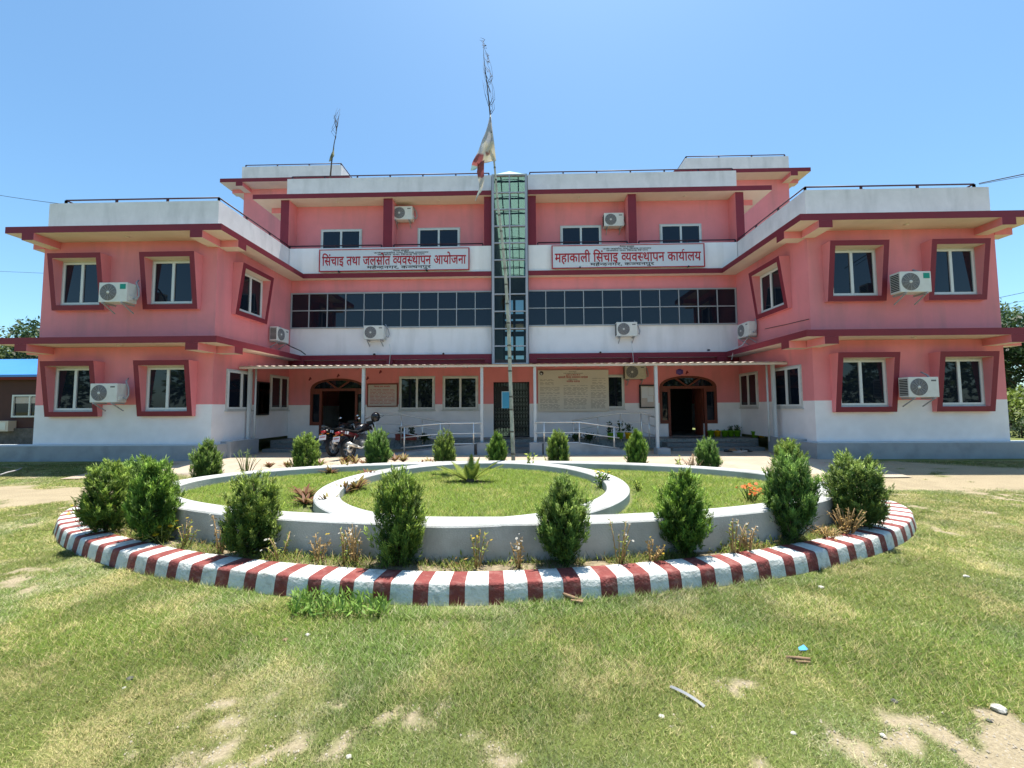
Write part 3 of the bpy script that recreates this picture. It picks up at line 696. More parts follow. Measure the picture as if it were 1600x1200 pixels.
# ------------------------------------------------------------------ outdoor air conditioner units
def make_ac(label, drain=False):
    t = thing('air_conditioner', label, 'air conditioner', group='outdoor air conditioner units')
    w, d, h = .80, .30, .55
    m = MB().box(-w/2, w/2, -d, 0, .0, h); ob = m.build('casing', M['acbody']); ob.parent = t
    bv = ob.modifiers.new('bevel', 'BEVEL'); bv.width = .012; bv.segments = 2
    g = MB(); cx, cz = -.13, .275
    g.lathe([(0, .004), (.228, .004), (.235, .0)], 32, (cx, -d - .0005, cz), 'y', 0)
    for r in (.05, .085, .12, .155, .19, .225): g.lathe([(r - .005, .008), (r, .014), (r + .005, .008)], 32, (cx, -d, cz), 'y', 1)
    for i in range(12):
        a = math.pi * i / 6; g.bar((cx + .04*math.cos(a), -d - .012, cz + .04*math.sin(a)), (cx + .225*math.cos(a), -d - .012, cz + .225*math.sin(a)), .006, .006, 1)
    g.lathe([(0, .022), (.032, .02), (.04, .006)], 14, (cx, -d, cz), 'y', 2)
    ob = g.build('fan_grille', [M['acdark'], M['greypipe'], M['acbody']]); ob.parent = t
    c = MB()
    for i in range(10): c.box(-w/2 - .006, -w/2 - .001, -d + .03, -.03, .05 + .046*i, .08 + .046*i)
    ob = c.build('side_coil', M['acfin']); ob.parent = t
    v = MB().box(w/2, w/2 + .035, -d + .06, -.06, .06, .2); ob = v.build('valve_cover', M['acbody']); ob.parent = t
    for x in (-.27, .27):
        ob = MB().box(x - .02, x + .02, -d - .02, .06, -.045, -.005).bar((x, -d + .02, -.045), (x, .05, -.25), .025, .025).build('bracket', M['greypipe']); ob.parent = t
    p = MB().tube([(w/2 + .03, -.15, .13), (w/2 + .12, -.13, .10), (w/2 + .15, -.1, .22), (w/2 + .10, -.06, .42), (w/2 - .02, -.02, .62), (w/2 - .08, .1, .72)], .022, 7)
    if drain: p.tube([(w/2 - .08, -.1, .0), (w/2 - .07, -.1, -.3), (w/2 - .08, -.08, -.62)], .009, 5)
    ob = p.build('pipe', M['greypipe']); ob.parent = t
    s = MB().box(.20, .33, -d - .004, -d - .0005, .43, .47); ob = s.build('badge', M['acdark']); ob.parent = t
    return t
ac = make_ac('white air conditioner under the ledge of the left wing, between its two ground floor windows')
def set_ac(first, px, py, y, label, rz=0, sc=1, wall=None):
    c = on_depth(px, py, y) if wall is None else wall
    if first: ac.location = c; ac.rotation_euler = (0, 0, rz); ac['label'] = label; return ac
    return dup(ac, c, rz, label, (sc, sc, sc))
set_ac(True, 177, 629, 11.72, 'air conditioner low on the left wing, between its two ground floor windows')
a1 = set_ac(False, 192, 476, 11.62, 'air conditioner with green sticker high on the left wing, between its upper windows', sc=1.05)
set_ac(False, 1428, 621, 11.72, 'air conditioner low on the right wing, between its two ground floor windows', sc=1.02)
a2 = set_ac(False, 1415, 461, 11.62, 'air conditioner with green sticker high on the right wing, between its upper windows', sc=1.06)
set_ac(False, 588, 532, 15.98, 'air conditioner hanging under the left ribbon window on the white band')
set_ac(False, 977, 527, 15.98, 'air conditioner hanging under the right ribbon window on the white band')
set_ac(False, 632, 348, 16.43, 'air conditioner high on the top floor wall left of the glass tower', sc=1.02)
set_ac(False, 957, 358, 16.43, 'air conditioner on the top floor wall right of the glass tower')
old = set_ac(False, 990, 593, 15.98, 'air conditioner under the porch canopy beside the large information board')
set_ac(False, 0, 0, 0, 'air conditioner on the left side wall where it meets the ribbon window', rad(90), .95, Vector((-9.26, 14.95, 4.18)))
set_ac(False, 0, 0, 0, 'air conditioner on the right side wall where it meets the ribbon window', rad(-90), .95, Vector((8.48, 15.0, 4.2)))
for ch in kids(old):
    if ch.name.startswith(('casing', 'valve')): ch.data = ch.data.copy(); ch.data.materials[0] = M['aged']
m = MB().tube([(-5.2, 15.72, 4.2), (-5.12, 15.7, 3.95), (-5.18, 15.7, 3.3)], .012, 5); tag(m.build('drain_hose', M['acbody']), 'thin white drain hose under the left band air conditioner', 'hose')
m = MB().tube([(4.3, 15.72, 4.2), (4.32, 15.7, 3.95), (4.36, 15.7, 3.3)], .012, 5); tag(m.build('drain_hose', M['acbody']), 'thin white drain hose under the right band air conditioner', 'hose')
m = MB().tube([(-9.0, 15.2, 4.15), (-8.85, 15.3, 4.05), (-8.6, 15.5, 3.92), (-8.45, 15.6, 3.78)], .02, 6); tag(m.build('drain_hose', M['cable']), 'black drain hose curving from the left side wall air conditioner to the ledge', 'hose')
m = MB().tube([(8.3, 14.9, 4.15), (8.15, 15.0, 3.9), (7.95, 15.2, 3.78), (7.9, 15.3, 3.4)], .016, 6); tag(m.build('drain_hose', M['acbody']), 'white drain hose hanging from the right side wall air conditioner', 'hose')
m = MB().tube([(8.525, 14.2, 4.35), (8.525, 13.2, 4.28), (8.525, 12.05, 4.22)], .009, 5); tag(m.build('wall_cable', M['cable']), 'thin dark cable running along the right side wall below its upper window', 'cable')
for a in (a1, a2):
    ob = MB().box(.20, .36, -.3055, -.3005, .36, .50).build('sticker', M['sticker']); ob.parent = a

# ------------------------------------------------------------------ bamboo pole with a tattered flag, smaller one on the roof
t = thing('bamboo_pole', 'tall weathered bamboo pole with leaning dry branched tip behind the raised planter', 'pole', (-.18, 9.32, .15))
axis = [(803, 722), (799, 640), (795, 520), (790, 430), (784, 370), (778, 320), (773, 262), (766, 180)]
pts = [on_depth(px, py, 9.32) for px, py in axis]; pts[0].z = .1
P2 = []; 
for a, b in zip(pts, pts[1:]): P2 += [a.lerp(b, i / 6) for i in range(6)]
P2.append(pts[-1]); m = MB(); n = len(P2)
R = [.048 - .030 * i / n for i in range(n)]; m.tube(P2, R, 10)
zn = .3
while zn < 8.4:
    i = min(range(n), key=lambda k: abs(P2[k].z - zn)); c = P2[i]; m.lathe([(R[i] * .98, -.02), (R[i] * 1.22, -.004), (R[i] * 1.22, .008), (R[i] * .98, .02)], 10, tuple(c), m=1); zn += .42
part_of(t, m, 'culm', [M['bamboo'], M['node']])
m = MB(); tip = [on_depth(px, py, 9.32) for px, py in ((766, 180), (763, 150), (759, 115), (756, 90), (755, 62))]; m.tube(tip, [.018, .014, .01, .007, .003], 6)
r3 = random.Random(9)
for i in range(30):
    k = r3.random(); c = tip[0].lerp(tip[-1], k) ; c = c + Vector((r3.uniform(-.02, .03) + .06 * math.sin(k * 3), 0, 0)); L = (1.05 - k) * r3.uniform(.45, 1.0); s = r3.choice((-1, 1, 1)); y = r3.uniform(-.15, .15)
    m.tube([c, c + Vector((s * .10 * L + .02, y * .4, .22 * L)), c + Vector((s * .14 * L - .03, y * .8, .6 * L)), c + Vector((s * .12 * L - .09, y, 1.0 * L))], [.007, .005, .004, .002], 4)
part_of(t, m, 'dry_branch', M['twig'])
def flag_mat():
    m = bpy.data.materials.new('tattered_flag_cloth'); m.use_nodes = True; n = m.node_tree; L = n.links; p = n.nodes['Principled BSDF']; p.inputs['Roughness'].default_value = .9
    a = n.nodes.new('ShaderNodeAttribute'); a.attribute_name = 'tint'; L.new(a.outputs[0], p.inputs['Base Color'])
    tr = n.nodes.new('ShaderNodeBsdfTranslucent'); L.new(a.outputs[0], tr.inputs[0]); x = n.nodes.new('ShaderNodeMixShader'); x.inputs[0].default_value = .4
    L.new(p.outputs[0], x.inputs[1]); L.new(tr.outputs[0], x.inputs[2]); L.new(x.outputs[0], n.nodes['Material Output'].inputs[0]); return m
M['flag'] = flag_mat()
def cloth(name, L_edge, R_edge, y, cols, wave=.05, nu=16):
    """limp cloth between two hanging edges given as photo spots on the pole's depth"""
    n = len(L_edge); V = []; T = []
    nv = 6 * (n - 1) + 1
    for i in range(nv):
        k = i / 6; a = min(int(k), n - 2); f = k - a
        l = on_depth(*[L_edge[a][q] * (1 - f) + L_edge[a + 1][q] * f for q in (0, 1)], y); r = on_depth(*[R_edge[a][q] * (1 - f) + R_edge[a + 1][q] * f for q in (0, 1)], y)
        for j in range(nu + 1):
            u = j / nu; p = l.lerp(r, u); p.y += wave * math.sin(u * 9 + i * .25) * (1 - u * .6) + .03 * math.sin(i * .6 + u * 4); V.append(p[:]); T.append(cols(u, i / (nv - 1)))
    Fq = [[i * (nu + 1) + j, i * (nu + 1) + j + 1, (i + 1) * (nu + 1) + j + 1, (i + 1) * (nu + 1) + j] for i in range(nv - 1) for j in range(nu)]
    return fast_mesh(name, np.array(V), np.array(Fq), M['flag'], np.array(T))
def fc(u, v):
    w = (.62, .58, .48)
    if v < .38: return (.46, .47, .50)
    if abs(u - .62) < .13 and abs(v - .62 + .25 * abs(u - .62)) < .035: return (.40, .17, .12)
    if .40 < u < .95 and v > .45: return (.66, .58, .40) if (int(u * 9 + v * 14) % 4) else w
    if u < .40 and .62 < v < .86: return (.32, .10, .10)
    if u < .3 and v >= .86: return (.22, .36, .36)
    return w if u > .3 else (.52, .53, .54)
fl = cloth('flag', [(765, 182), (757, 208), (748, 232), (739, 256), (735, 266)], [(767, 182), (770, 206), (773, 230), (775, 250), (768, 252)], 9.28, fc)
tag(fl, 'tattered white flag with red patch hanging limp from the bamboo pole', 'flag')
s2 = cloth('rag', [(746, 254), (745, 268), (748, 284), (749, 297), (742, 313)], [(757, 250), (756, 268), (757, 282), (752, 298), (743.5, 314)], 9.26, lambda u, v: (.30, .09, .09) if v < .38 else ((.58, .55, .48) if v < .7 else (.40, .45, .43)), .03, 6)
s2.name = 'torn_strip'; s2.parent = fl
t = thing('roof_flag_pole', 'thin branchy pole with small flag on the roof behind the left parapet', 'pole', on_depth(516, 275, 17.5))
m = MB(); P = [on_depth(px, py, 17.5) for px, py in ((516, 278), (518, 255), (522, 225), (526, 205), (528, 186))]; m.tube(P, [.035, .03, .02, .012, .004], 6)
for i in range(12):
    c = P[2].lerp(P[4], r3.random()); m.tube([c, c + Vector((r3.uniform(-.25, .25), 0, .25)), c + Vector((r3.uniform(-.2, .2), 0, .7))], [.01, .008, .003], 4)
part_of(t, m, 'culm', M['twig'])
f2 = cloth('flag', [(521, 232), (517, 241), (513, 253)], [(522.5, 232), (522, 243), (519, 250)], 17.45, lambda u, v: (.40, .38, .24) if v < .5 else (.16, .18, .12), .04, 6)
tag(f2, 'small drab flag on the thin roof pole at upper left', 'flag')
# blue sheet tied to the bamboo
c = on_depth(789.5, 625, 9.27); m = MB().box(c.x - .075, c.x + .09, 9.245, 9.25, c.z - .19, c.z + .19).box(c.x - .08, c.x - .07, 9.243, 9.252, c.z - .195, c.z + .195, 1).box(c.x - .07, c.x + .09, 9.243, 9.252, c.z + .183, c.z + .193, 1)
tag(m.build('blue_placard', [M['blue'], M['paper']]), 'blue placard with white edge tied to the bamboo pole', 'placard')

# ------------------------------------------------------------------ ramp handrails
def rail_thing(label, runs, posts):
    t = thing('ramp_railing', label, 'railing', runs[0][0], group='steel ramp railings')
    m = MB()
    for drop in (0, .33, .66):
        for run in runs: m.tube([(x, y, z - drop) for x, y, z in run], .027 if drop == 0 else .021, 7)
    part_of(t, m, 'rail', M['steel'])
    for x, y, zt, zb in posts: part_of(t, MB().tube([(x, y, zb), (x, y, zt)], .026, 8), 'post', M['steel'])
X = lambda px, y: on_depth(px, 660, y).x
rail_thing('front steel railing of the left ramp, rising towards the folding gate', [[(X(627, 13.05), 13.05, 1.04), (X(690, 13.05), 13.05, 1.16), (X(752, 13.05), 13.05, 1.17)]], [(X(632, 13.05), 13.05, 1.04, .2), (X(688, 13.05), 13.05, 1.16, .34), (X(740, 13.05), 13.05, 1.17, .45)])
rail_thing('front steel railing of the right ramp, level at first then sloping down', [[(X(836, 13.05), 13.05, 1.18), (X(905, 13.05), 13.05, 1.18), (X(967, 13.05), 13.05, 1.0)]], [(X(850, 13.05), 13.05, 1.18, .5), (X(905, 13.05), 13.05, 1.18, .5), (X(959, 13.05), 13.05, 1.02, .3)])
rail_thing('rear steel railing behind the red planter boxes, near the left arched door', [[(X(566, 14.7), 14.7, 1.22), (X(586, 14.7), 14.7, 1.43), (X(627, 14.7), 14.7, 1.43), (X(706, 14.7), 14.7, 1.10)]], [(X(586, 14.7), 14.7, 1.43, .4), (X(627, 14.7), 14.7, 1.43, .4), (X(660, 14.7), 14.7, 1.29, .3), (X(702, 14.7), 14.7, 1.12, .1)])
rail_thing('rear steel railing behind the green pots, near the right arched door', [[(X(894, 14.7), 14.7, 1.17), (X(966, 14.7), 14.7, 1.43), (X(1003, 14.7), 14.7, 1.44), (X(1026, 14.7), 14.7, 1.26)]], [(X(896, 14.7), 14.7, 1.18, .2), (X(934, 14.7), 14.7, 1.32, .4), (X(970, 14.7), 14.7, 1.43, .4), (X(1002, 14.7), 14.7, 1.43, .4), (X(1014, 14.7), 14.7, 1.36, .3)])
# ------------------------------------------------------------------ ground
PC = (-.50, 6.5); PA, PB = 5.12, 2.43                  # raised planter, outer outline
KC = (-.64, 6.55); KA, KB, KN = 6.4, 3.05, 1.66        # kerb, outer top edge
def kerb_pt(t):
    c, s = math.cos(t), math.sin(t)
    return Vector((KC[0] + KA * math.copysign(abs(c) ** (2 / KN), c), KC[1] + KB * math.copysign(abs(s) ** (2 / KN), s)))
def kerb_in(x, y, g=0.0): return (np.abs((x - KC[0]) / (KA + g)) ** KN + np.abs((y - KC[1]) / (KB + g)) ** KN) < 1
def height(x, y): return .15 * sstep(9.4, 11.0, y)
def bare(x, y):
    n = fbm(x * .8 + 3, y * .8); n2 = fbm(x * 3.1 + 9, y * 3.1 + 4); n3 = fbm(x * 9, y * 9, 3)
    b = sstep(.555, .68, n * .26 + n2 * .38 + n3 * .36 + .03 * sstep(2.7, 1.7, y) + .16 * sstep(.9, 2.0, x) * sstep(2.5, 1.9, y) - .16 * sstep(2.3, 3.0, y) * sstep(6, 3, np.abs(x)))
    wob = (n - .5) * 1.6
    left = sstep(-5.6, -6.8, x) * sstep(6.7, 7.2, y + wob) * sstep(8.9, 8.5, y + wob)
    right = sstep(5.0, 6.2, x) * sstep(7.9, 8.5, y + wob) * sstep(10.9, 10.3, y + wob)
    mid = sstep(9.6, 10.0, y + wob * .4) * sstep(9.5, 8.5, np.abs(x + .4))
    p = np.clip(left + right + mid, 0, 1) * sstep(.25, .45, n2 + .15)
    return np.clip(np.maximum(b * .9, p), 0, 1)
def lush(x, y): return sstep(2.2, 2.9, y + (fbm(x * 1.3, y * 1.3) - .5) * 1.2) * sstep(5.5, 3.2, y + np.abs(x) * .25)
def axis_pts(fine0, fine1, step, lo, hi, g=1.25):
    a = list(np.arange(fine0, fine1, step)); s = step; v = fine0
    while v > lo: s *= g; v -= s; a.insert(0, v)
    s = step; v = a[-1]
    while v < hi: s *= g; v += s; a.append(v)
    return np.array(a)
gx, gy = axis_pts(-9, 9, .07, -900, 900), axis_pts(.8, 11.5, .07, -300, 1200)
GX, GY = np.meshgrid(gx, gy); fx, fy = GX.ravel(), GY.ravel()
bz = bare(fx, fy); mz = (fbm(fx * 14, fy * 14, 3) - .5) * .018 * sstep(9.5, 8, fy)
V = np.stack([fx, fy, height(fx, fy) + mz], 1); nx = len(gx)
ii = (np.arange(len(gy) - 1)[:, None] * nx + np.arange(nx - 1)[None]).ravel()
far = sstep(9, 25, np.hypot(fx, fy - 5))
soilc = np.array([.33, .272, .18]); grassc = np.array([.125, .15, .042]); dryc = np.array([.32, .285, .125])
lz = lush(fx, fy); nn = fbm(fx * 2.3 + 40, fy * 2.3)
gc = grassc * (1 - lz[:, None] * .35) * (1 - sstep(.45, .7, nn)[:, None] * .5) + dryc * (sstep(.45, .7, nn) * .5)[:, None]
bz = sstep(.05, .8, bz)
T = gc * (1 - bz[:, None]) + soilc * bz[:, None] * (.85 + .3 * fbm(fx * 5, fy * 5))[:, None]
def ground_mat():
    m = bpy.data.materials.new('patchy_lawn_soil'); m.use_nodes = True; n = m.node_tree; L = n.links; p = n.nodes['Principled BSDF']
    p.inputs['Roughness'].default_value = .95; p.inputs['Specular IOR Level'].default_value = .1
    a = n.nodes.new('ShaderNodeAttribute'); a.attribute_name = 'tint'; g = n.nodes.new('ShaderNodeNewGeometry')
    t = n.nodes.new('ShaderNodeTexNoise'); t.inputs['Scale'].default_value = 55; t.inputs['Detail'].default_value = 8; t.inputs['Roughness'].default_value = .75; L.new(g.outputs['Position'], t.inputs[0])
    r = n.nodes.new('ShaderNodeMapRange'); r.inputs[1].default_value = .3; r.inputs[2].default_value = .7; r.inputs[3].default_value = .62; r.inputs[4].default_value = 1.35; L.new(t.outputs[0], r.inputs[0])
    v = n.nodes.new('ShaderNodeVectorMath'); v.operation = 'SCALE'; L.new(a.outputs[0], v.inputs[0]); L.new(r.outputs[0], v.inputs['Scale']); L.new(v.outputs[0], p.inputs['Base Color'])
    b = n.nodes.new('ShaderNodeBump'); b.inputs['Strength'].default_value = .7; b.inputs['Distance'].default_value = .015; L.new(t.outputs[0], b.inputs['Height']); L.new(b.outputs[0], p.inputs['Normal'])
    return m
M['ground'] = ground_mat()
tag(fast_mesh('ground', V, np.stack([ii, ii + 1, ii + nx + 1, ii + nx], 1), M['ground'], T), 'patchy lawn and bare earth in front of the office', 'ground', kind='structure')
# brick paved apron in front of the porch
def paver_mat():
    m = bpy.data.materials.new('worn_brick_pavers'); m.use_nodes = True; n = m.node_tree; L = n.links; p = n.nodes['Principled BSDF']; p.inputs['Roughness'].default_value = .9
    g = n.nodes.new('ShaderNodeNewGeometry'); b = n.nodes.new('ShaderNodeTexBrick'); L.new(g.outputs['Position'], b.inputs[0])
    b.inputs['Scale'].default_value = 1; b.inputs['Brick Width'].default_value = .23; b.inputs['Row Height'].default_value = .115; b.inputs['Mortar Size'].default_value = .008
    b.inputs['Color1'].default_value = (0.432, 0.304, 0.224, 1); b.inputs['Color2'].default_value = (0.384, 0.32, 0.24, 1); b.inputs['Mortar'].default_value = (0.288, 0.256, 0.2, 1)
    t = n.nodes.new('ShaderNodeTexNoise'); t.inputs['Scale'].default_value = 1.6; t.inputs['Detail'].default_value = 9; L.new(g.outputs['Position'], t.inputs[0])
    r = n.nodes.new('ShaderNodeMapRange'); r.inputs[1].default_value = .42; r.inputs[2].default_value = .64; L.new(t.outputs[0], r.inputs[0])
    x = n.nodes.new('ShaderNodeMixRGB'); x.inputs[2].default_value = (0.416, 0.36, 0.272, 1); L.new(b.outputs[0], x.inputs[1]); L.new(r.outputs[0], x.inputs[0]); L.new(x.outputs[0], p.inputs['Base Color'])
    return m
pv = MB(); xs = np.linspace(-11.0, 8.9, 40); ys = np.linspace(9.75, 14.0, 20)
for y in ys:
    for x in xs: pv.v.append((x, y + (.25 * math.sin(x * 1.3) if y < 9.8 else 0), float(height(x, y)) + .008))
for j in range(19):
    for i in range(39): pv.f.append([j*40+i, j*40+i+1, (j+1)*40+i+1, (j+1)*40+i]); pv.m.append(0); pv.sm.append(True)
tag(pv.build('pavement', paver_mat()), 'sunlit brick paved apron in front of the porch', 'pavement', kind='structure')

# ------------------------------------------------------------------ striped kerb
NK = 5200; tt = np.linspace(0, 2 * math.pi, NK, endpoint=False); pts = [kerb_pt(t) for t in tt]
L = [0]
for a, b in zip(pts, pts[1:] + pts[:1]): L.append(L[-1] + (b - a).length)
tot = L[-1]; per = tot / round(tot / .325); st = []; k = 0; N2 = int(tot / .022)
for i in range(N2):
    s = tot * i / N2
    while L[k + 1] < s: k += 1
    f = (s - L[k]) / max(1e-9, L[k + 1] - L[k]); st.append(pts[k].lerp(pts[(k + 1) % NK], f))
prof = [(.036, -.1), (.030, .02), (.018, .10), (.006, .150), (.002, .159), (-.006, .167), (-.016, .1705), (-.03, .172), (-.15, .174), (-.25, .170), (-.268, .165), (-.276, .15), (-.285, -.05)]
kb = MB(); sm_t = [(st[(i + 9) % N2] - st[i - 9]).normalized() for i in range(N2)]
rk = np.random.RandomState(4); jit = rk.rand(400)
for i, (p, t) in enumerate(zip(st, sm_t)):
    nrm = Vector((t.y, -t.x))
    for j, (o, z) in enumerate(prof):
        w = (float(fbm(np.array(i * .11), np.array(j * .9), 3)) - .5) * .009
        q = p + nrm * (o + w); kb.v.append((q.x, q.y, z + (w * .6 if z > .1 else 0)))
np_ = len(prof)
for i in range(N2):
    s = tot * i / N2; c = int(s / per); ph = (s / per) % 1; red = .01 + .07 * jit[c % 400] < ph < .43 + .09 * jit[(c + 31) % 400]
    for j in range(np_ - 1):
        a, b = i * np_, ((i + 1) % N2) * np_; kb.f.append([a + j, b + j, b + j + 1, a + j + 1]); kb.m.append(1 if red else 0); kb.sm.append(True)
M['kwhite'] = mat('kerb_whitewash', (.66, .66, .62),   .85, .07, 6, .6, 40, stain=((.30, .29, .25), .85, 11, (1, 1, 1.6)))
M['kred'] = mat('kerb_red_paint', (.21, .048, .042),  .75, .16, 8, .6, 40, stain=((.38, .20, .17), .7, 12, (1, 1, 1.6)))
tag(kb.build('striped_kerb', [M['kwhite'], M['kred']]), 'red and white striped oval kerb round the raised planter', 'kerb')

# ------------------------------------------------------------------ raised concrete planter
def band(cx, cy, a0, b0, a1, b1, z0, z1, n=180, ch=.014):
    """oval wall between outline (a0,b0) and the smaller (a1,b1)"""
    pr = [(0, z0), (0, z1 - ch), (ch, z1), (-ch, z1), (0, z1 - ch), (0, z0)]; m = MB()
    for i in range(n):
        t = 2 * math.pi * i / n; c, s = math.cos(t), math.sin(t)
        for j, (o, z) in enumerate(pr):
            A, Bq = ((a0 - o, b0 - o) if j < 3 else (a1 - o, b1 - o)); m.v.append((cx + A * c, cy + Bq * s, z))
    for i in range(n):
        for j in range(5):
            a, b = i * 6, ((i + 1) % n) * 6; m.f.append([a + j, b + j, b + j + 1, a + j + 1]); m.m.append(0); m.sm.append(False)
    return m
pl = thing('raised_planter', 'low grey concrete planter wall, an oval with a circle inside', 'planter', (PC[0], PC[1], 0))
part_of(pl, band(*PC, PA, PB, PA - .33, PB - .30, -.1, .5), 'oval_wall', M['conc'])
part_of(pl, band(-.70, 6.46, 2.30, 2.445, 1.98, 2.14, .1, .4965), 'ring_wall', M['conc'])
n = 90; V = [(PC[0], PC[1], .365)]; T0 = []
for k in range(1, 25):
    for i in range(n):
        t = 2 * math.pi * i / n; r = k / 24; V.append((PC[0] + (PA - .2) * r * math.cos(t), PC[1] + (PB - .17) * r * math.sin(t), .365))
V = np.array(V); fx, fy = V[:, 0], V[:, 1]
f1 = [[0, 1 + i, 1 + (i + 1) % n, 0] for i in range(n)]
fq = [[1 + (k-1)*n + i, 1 + k*n + i, 1 + k*n + (i+1) % n, 1 + (k-1)*n + (i+1) % n] for k in range(1, 24) for i in range(n)]
V = np.concatenate([V, V[:1] + [0, 0, .0]]); f1 = [[0, a, b, 0] for _, a, b, _ in f1]
m = MB(); m.v = [tuple(v) for v in V[:-1]]; m.f = [[0, a, b] for _, a, b, _ in f1] + fq; m.m = [0] * len(m.f); m.sm = [False] * len(m.f)
def soil_mat(name, c1, c2, sc=7):
    m = bpy.data.materials.new(name); m.use_nodes = True; n = m.node_tree; L = n.links; p = n.nodes['Principled BSDF']; p.inputs['Roughness'].default_value = .95
    g = n.nodes.new('ShaderNodeNewGeometry'); t = n.nodes.new('ShaderNodeTexNoise'); t.inputs['Scale'].default_value = sc; t.inputs['Detail'].default_value = 9; t.inputs['Roughness'].default_value = .7; L.new(g.outputs['Position'], t.inputs[0])
    r = n.nodes.new('ShaderNodeValToRGB'); r.color_ramp.elements[0].position = .36; r.color_ramp.elements[1].position = .64; r.color_ramp.elements[0].color = (*c1, 1); r.color_ramp.elements[1].color = (*c2, 1); L.new(t.outputs[0], r.inputs[0]); L.new(r.outputs[0], p.inputs['Base Color'])
    b = n.nodes.new('ShaderNodeBump'); b.inputs['Strength'].default_value = .8; b.inputs['Distance'].default_value = .03; L.new(t.outputs[0], b.inputs['Height']); L.new(b.outputs[0], p.inputs['Normal']); return m
tag(m.build('planter_ground', soil_mat('planter_lawn_soil', (.10, .13, .035), (.20, .19, .08))), 'grassy earth filling the raised planter', 'lawn', kind='structure')
m = MB(); n = 240
for i in range(n):
    t = 2 * math.pi * i / n; p = kerb_pt(t); d = Vector((KC[0], KC[1])) - p; q = p + d.normalized() * .2
    c, s = math.cos(t), math.sin(t)
    for k in range(4):
        x, y = q.lerp(Vector((PC[0] + (PA - .1) * c, PC[1] + (PB - .1) * s)), k / 3); m.v.append((x, y, .13 + .035 * float(fbm(np.array(x * 4), np.array(y * 4), 3))))
for i in range(n):
    for k in range(3): a, b = i * 4, ((i + 1) % n) * 4; m.f.append([a + k, b + k, b + k + 1, a + k + 1]); m.m.append(0); m.sm.append(True)
tag(m.build('bed_soil', soil_mat('weedy_bed_soil', (.13, .10, .065), (.36, .29, .18), 9)), 'weedy soil bed between the kerb and the planter wall', 'soil', kind='structure')

# ------------------------------------------------------------------ grass
def blades(name, x, y, z, h, w, col, label, lean=.7, extra=None):
    n = len(x); a = nrs.rand(n) * 2 * math.pi; b = nrs.rand(n) * 2 * math.pi; l = lean * (.3 + nrs.rand(n)) * h
    V = np.empty((n, 3, 3)); dx, dy = np.cos(a) * w / 2, np.sin(a) * w / 2
    V[:, 0] = np.stack([x - dx, y - dy, z], 1); V[:, 1] = np.stack([x + dx, y + dy, z], 1); V[:, 2] = np.stack([x + np.cos(b) * l, y + np.sin(b) * l, z + h], 1)
    T = np.repeat(col, 3, 0); Fq = np.arange(3 * n).reshape(n, 3)
    return tag(fast_mesh(name, V.reshape(-1, 3), Fq, M['grassm'], T), label, 'grass', kind='stuff')
NB = 1250000
yg = np.linspace(1.45, 11.2, 400); wg = yg * yg ** -1.75; cdf = np.cumsum(wg) / wg.sum()
y = np.interp(nrs.rand(NB), cdf, yg); x = (nrs.rand(NB) * 2 - 1) * 1.42 * y
bb = bare(x, y); keep = (nrs.rand(NB) > sstep(.08, .85, bb) * 1.0) & ~kerb_in(x, y, .06)
x, y, bb = x[keep], y[keep], bb[keep]; nb = len(x)
# a fringe of longer tufts against the kerb
ne = 16000; t = nrs.rand(ne) * math.pi + math.pi; c, s = np.cos(t), np.sin(t); off = 1 + (.035 + np.abs(nrs.randn(ne)) * .05) / 3.4
off = np.where(fbm(t * 9, t * 3) > .47, off, 1.06 + nrs.rand(ne) * .03)
ex = KC[0] + KA * off * np.sign(c) * np.abs(c) ** (2 / KN); ey = KC[1] + KB * off * np.sign(s) * np.abs(s) ** (2 / KN)
x, y = np.concatenate([x, ex]), np.concatenate([y, ey]); bb = np.concatenate([bb, np.zeros(ne)]); edge = np.concatenate([np.zeros(nb), np.ones(ne)])
lz = lush(x, y); n = len(x); nn = fbm(x * 2.3 + 40, y * 2.3); fine = fbm(x * 7, y * 7 + 3, 3)
dry = np.clip(sstep(.46, .66, nn * .6 + fine * .4) * .75 + bb * .9 - lz * .35 - edge * .2, 0, 1)
isdry = nrs.rand(n) < dry * .7 + .17
g1, g2 = np.array([.150, .205, .042]), np.array([.12, .195, .028]); d1 = np.array([.48, .42, .19])
col = g1 * (1 - lz[:, None]) + g2 * lz[:, None]; col = np.where(isdry[:, None], d1 * (.7 + .5 * nrs.rand(n, 1)), col * (.65 + .7 * nrs.rand(n, 1)) * np.array([1, 1, 1]) + nrs.rand(n, 1) * np.array([.035, .02, .0]))
col *= (.84 + .32 * sstep(.3, .7, fbm(x * 1.7 + 11, y * 1.7 + 5)))[:, None]; blu = sstep(.45, .65, fbm(x * 1.1 + 60, y * 1.1))[:, None]; col = col * (1 - blu) + col * np.array([.88, .97, 1.2]) * blu
h = (.010 + .017 * nrs.rand(n)) * (1 + .9 * lz) * (1 + edge * (.3 + 1.1 * nrs.rand(n))); h = h * np.clip(.8 + y * .06, .9, 1.35)
w = .0031 * (np.maximum(y, 2) / 2) ** .75
blades('lawn_grass', x, y, height(x, y) - .003, h, w, col, 'short patchy grass of the front lawn, partly dried', 1.25)
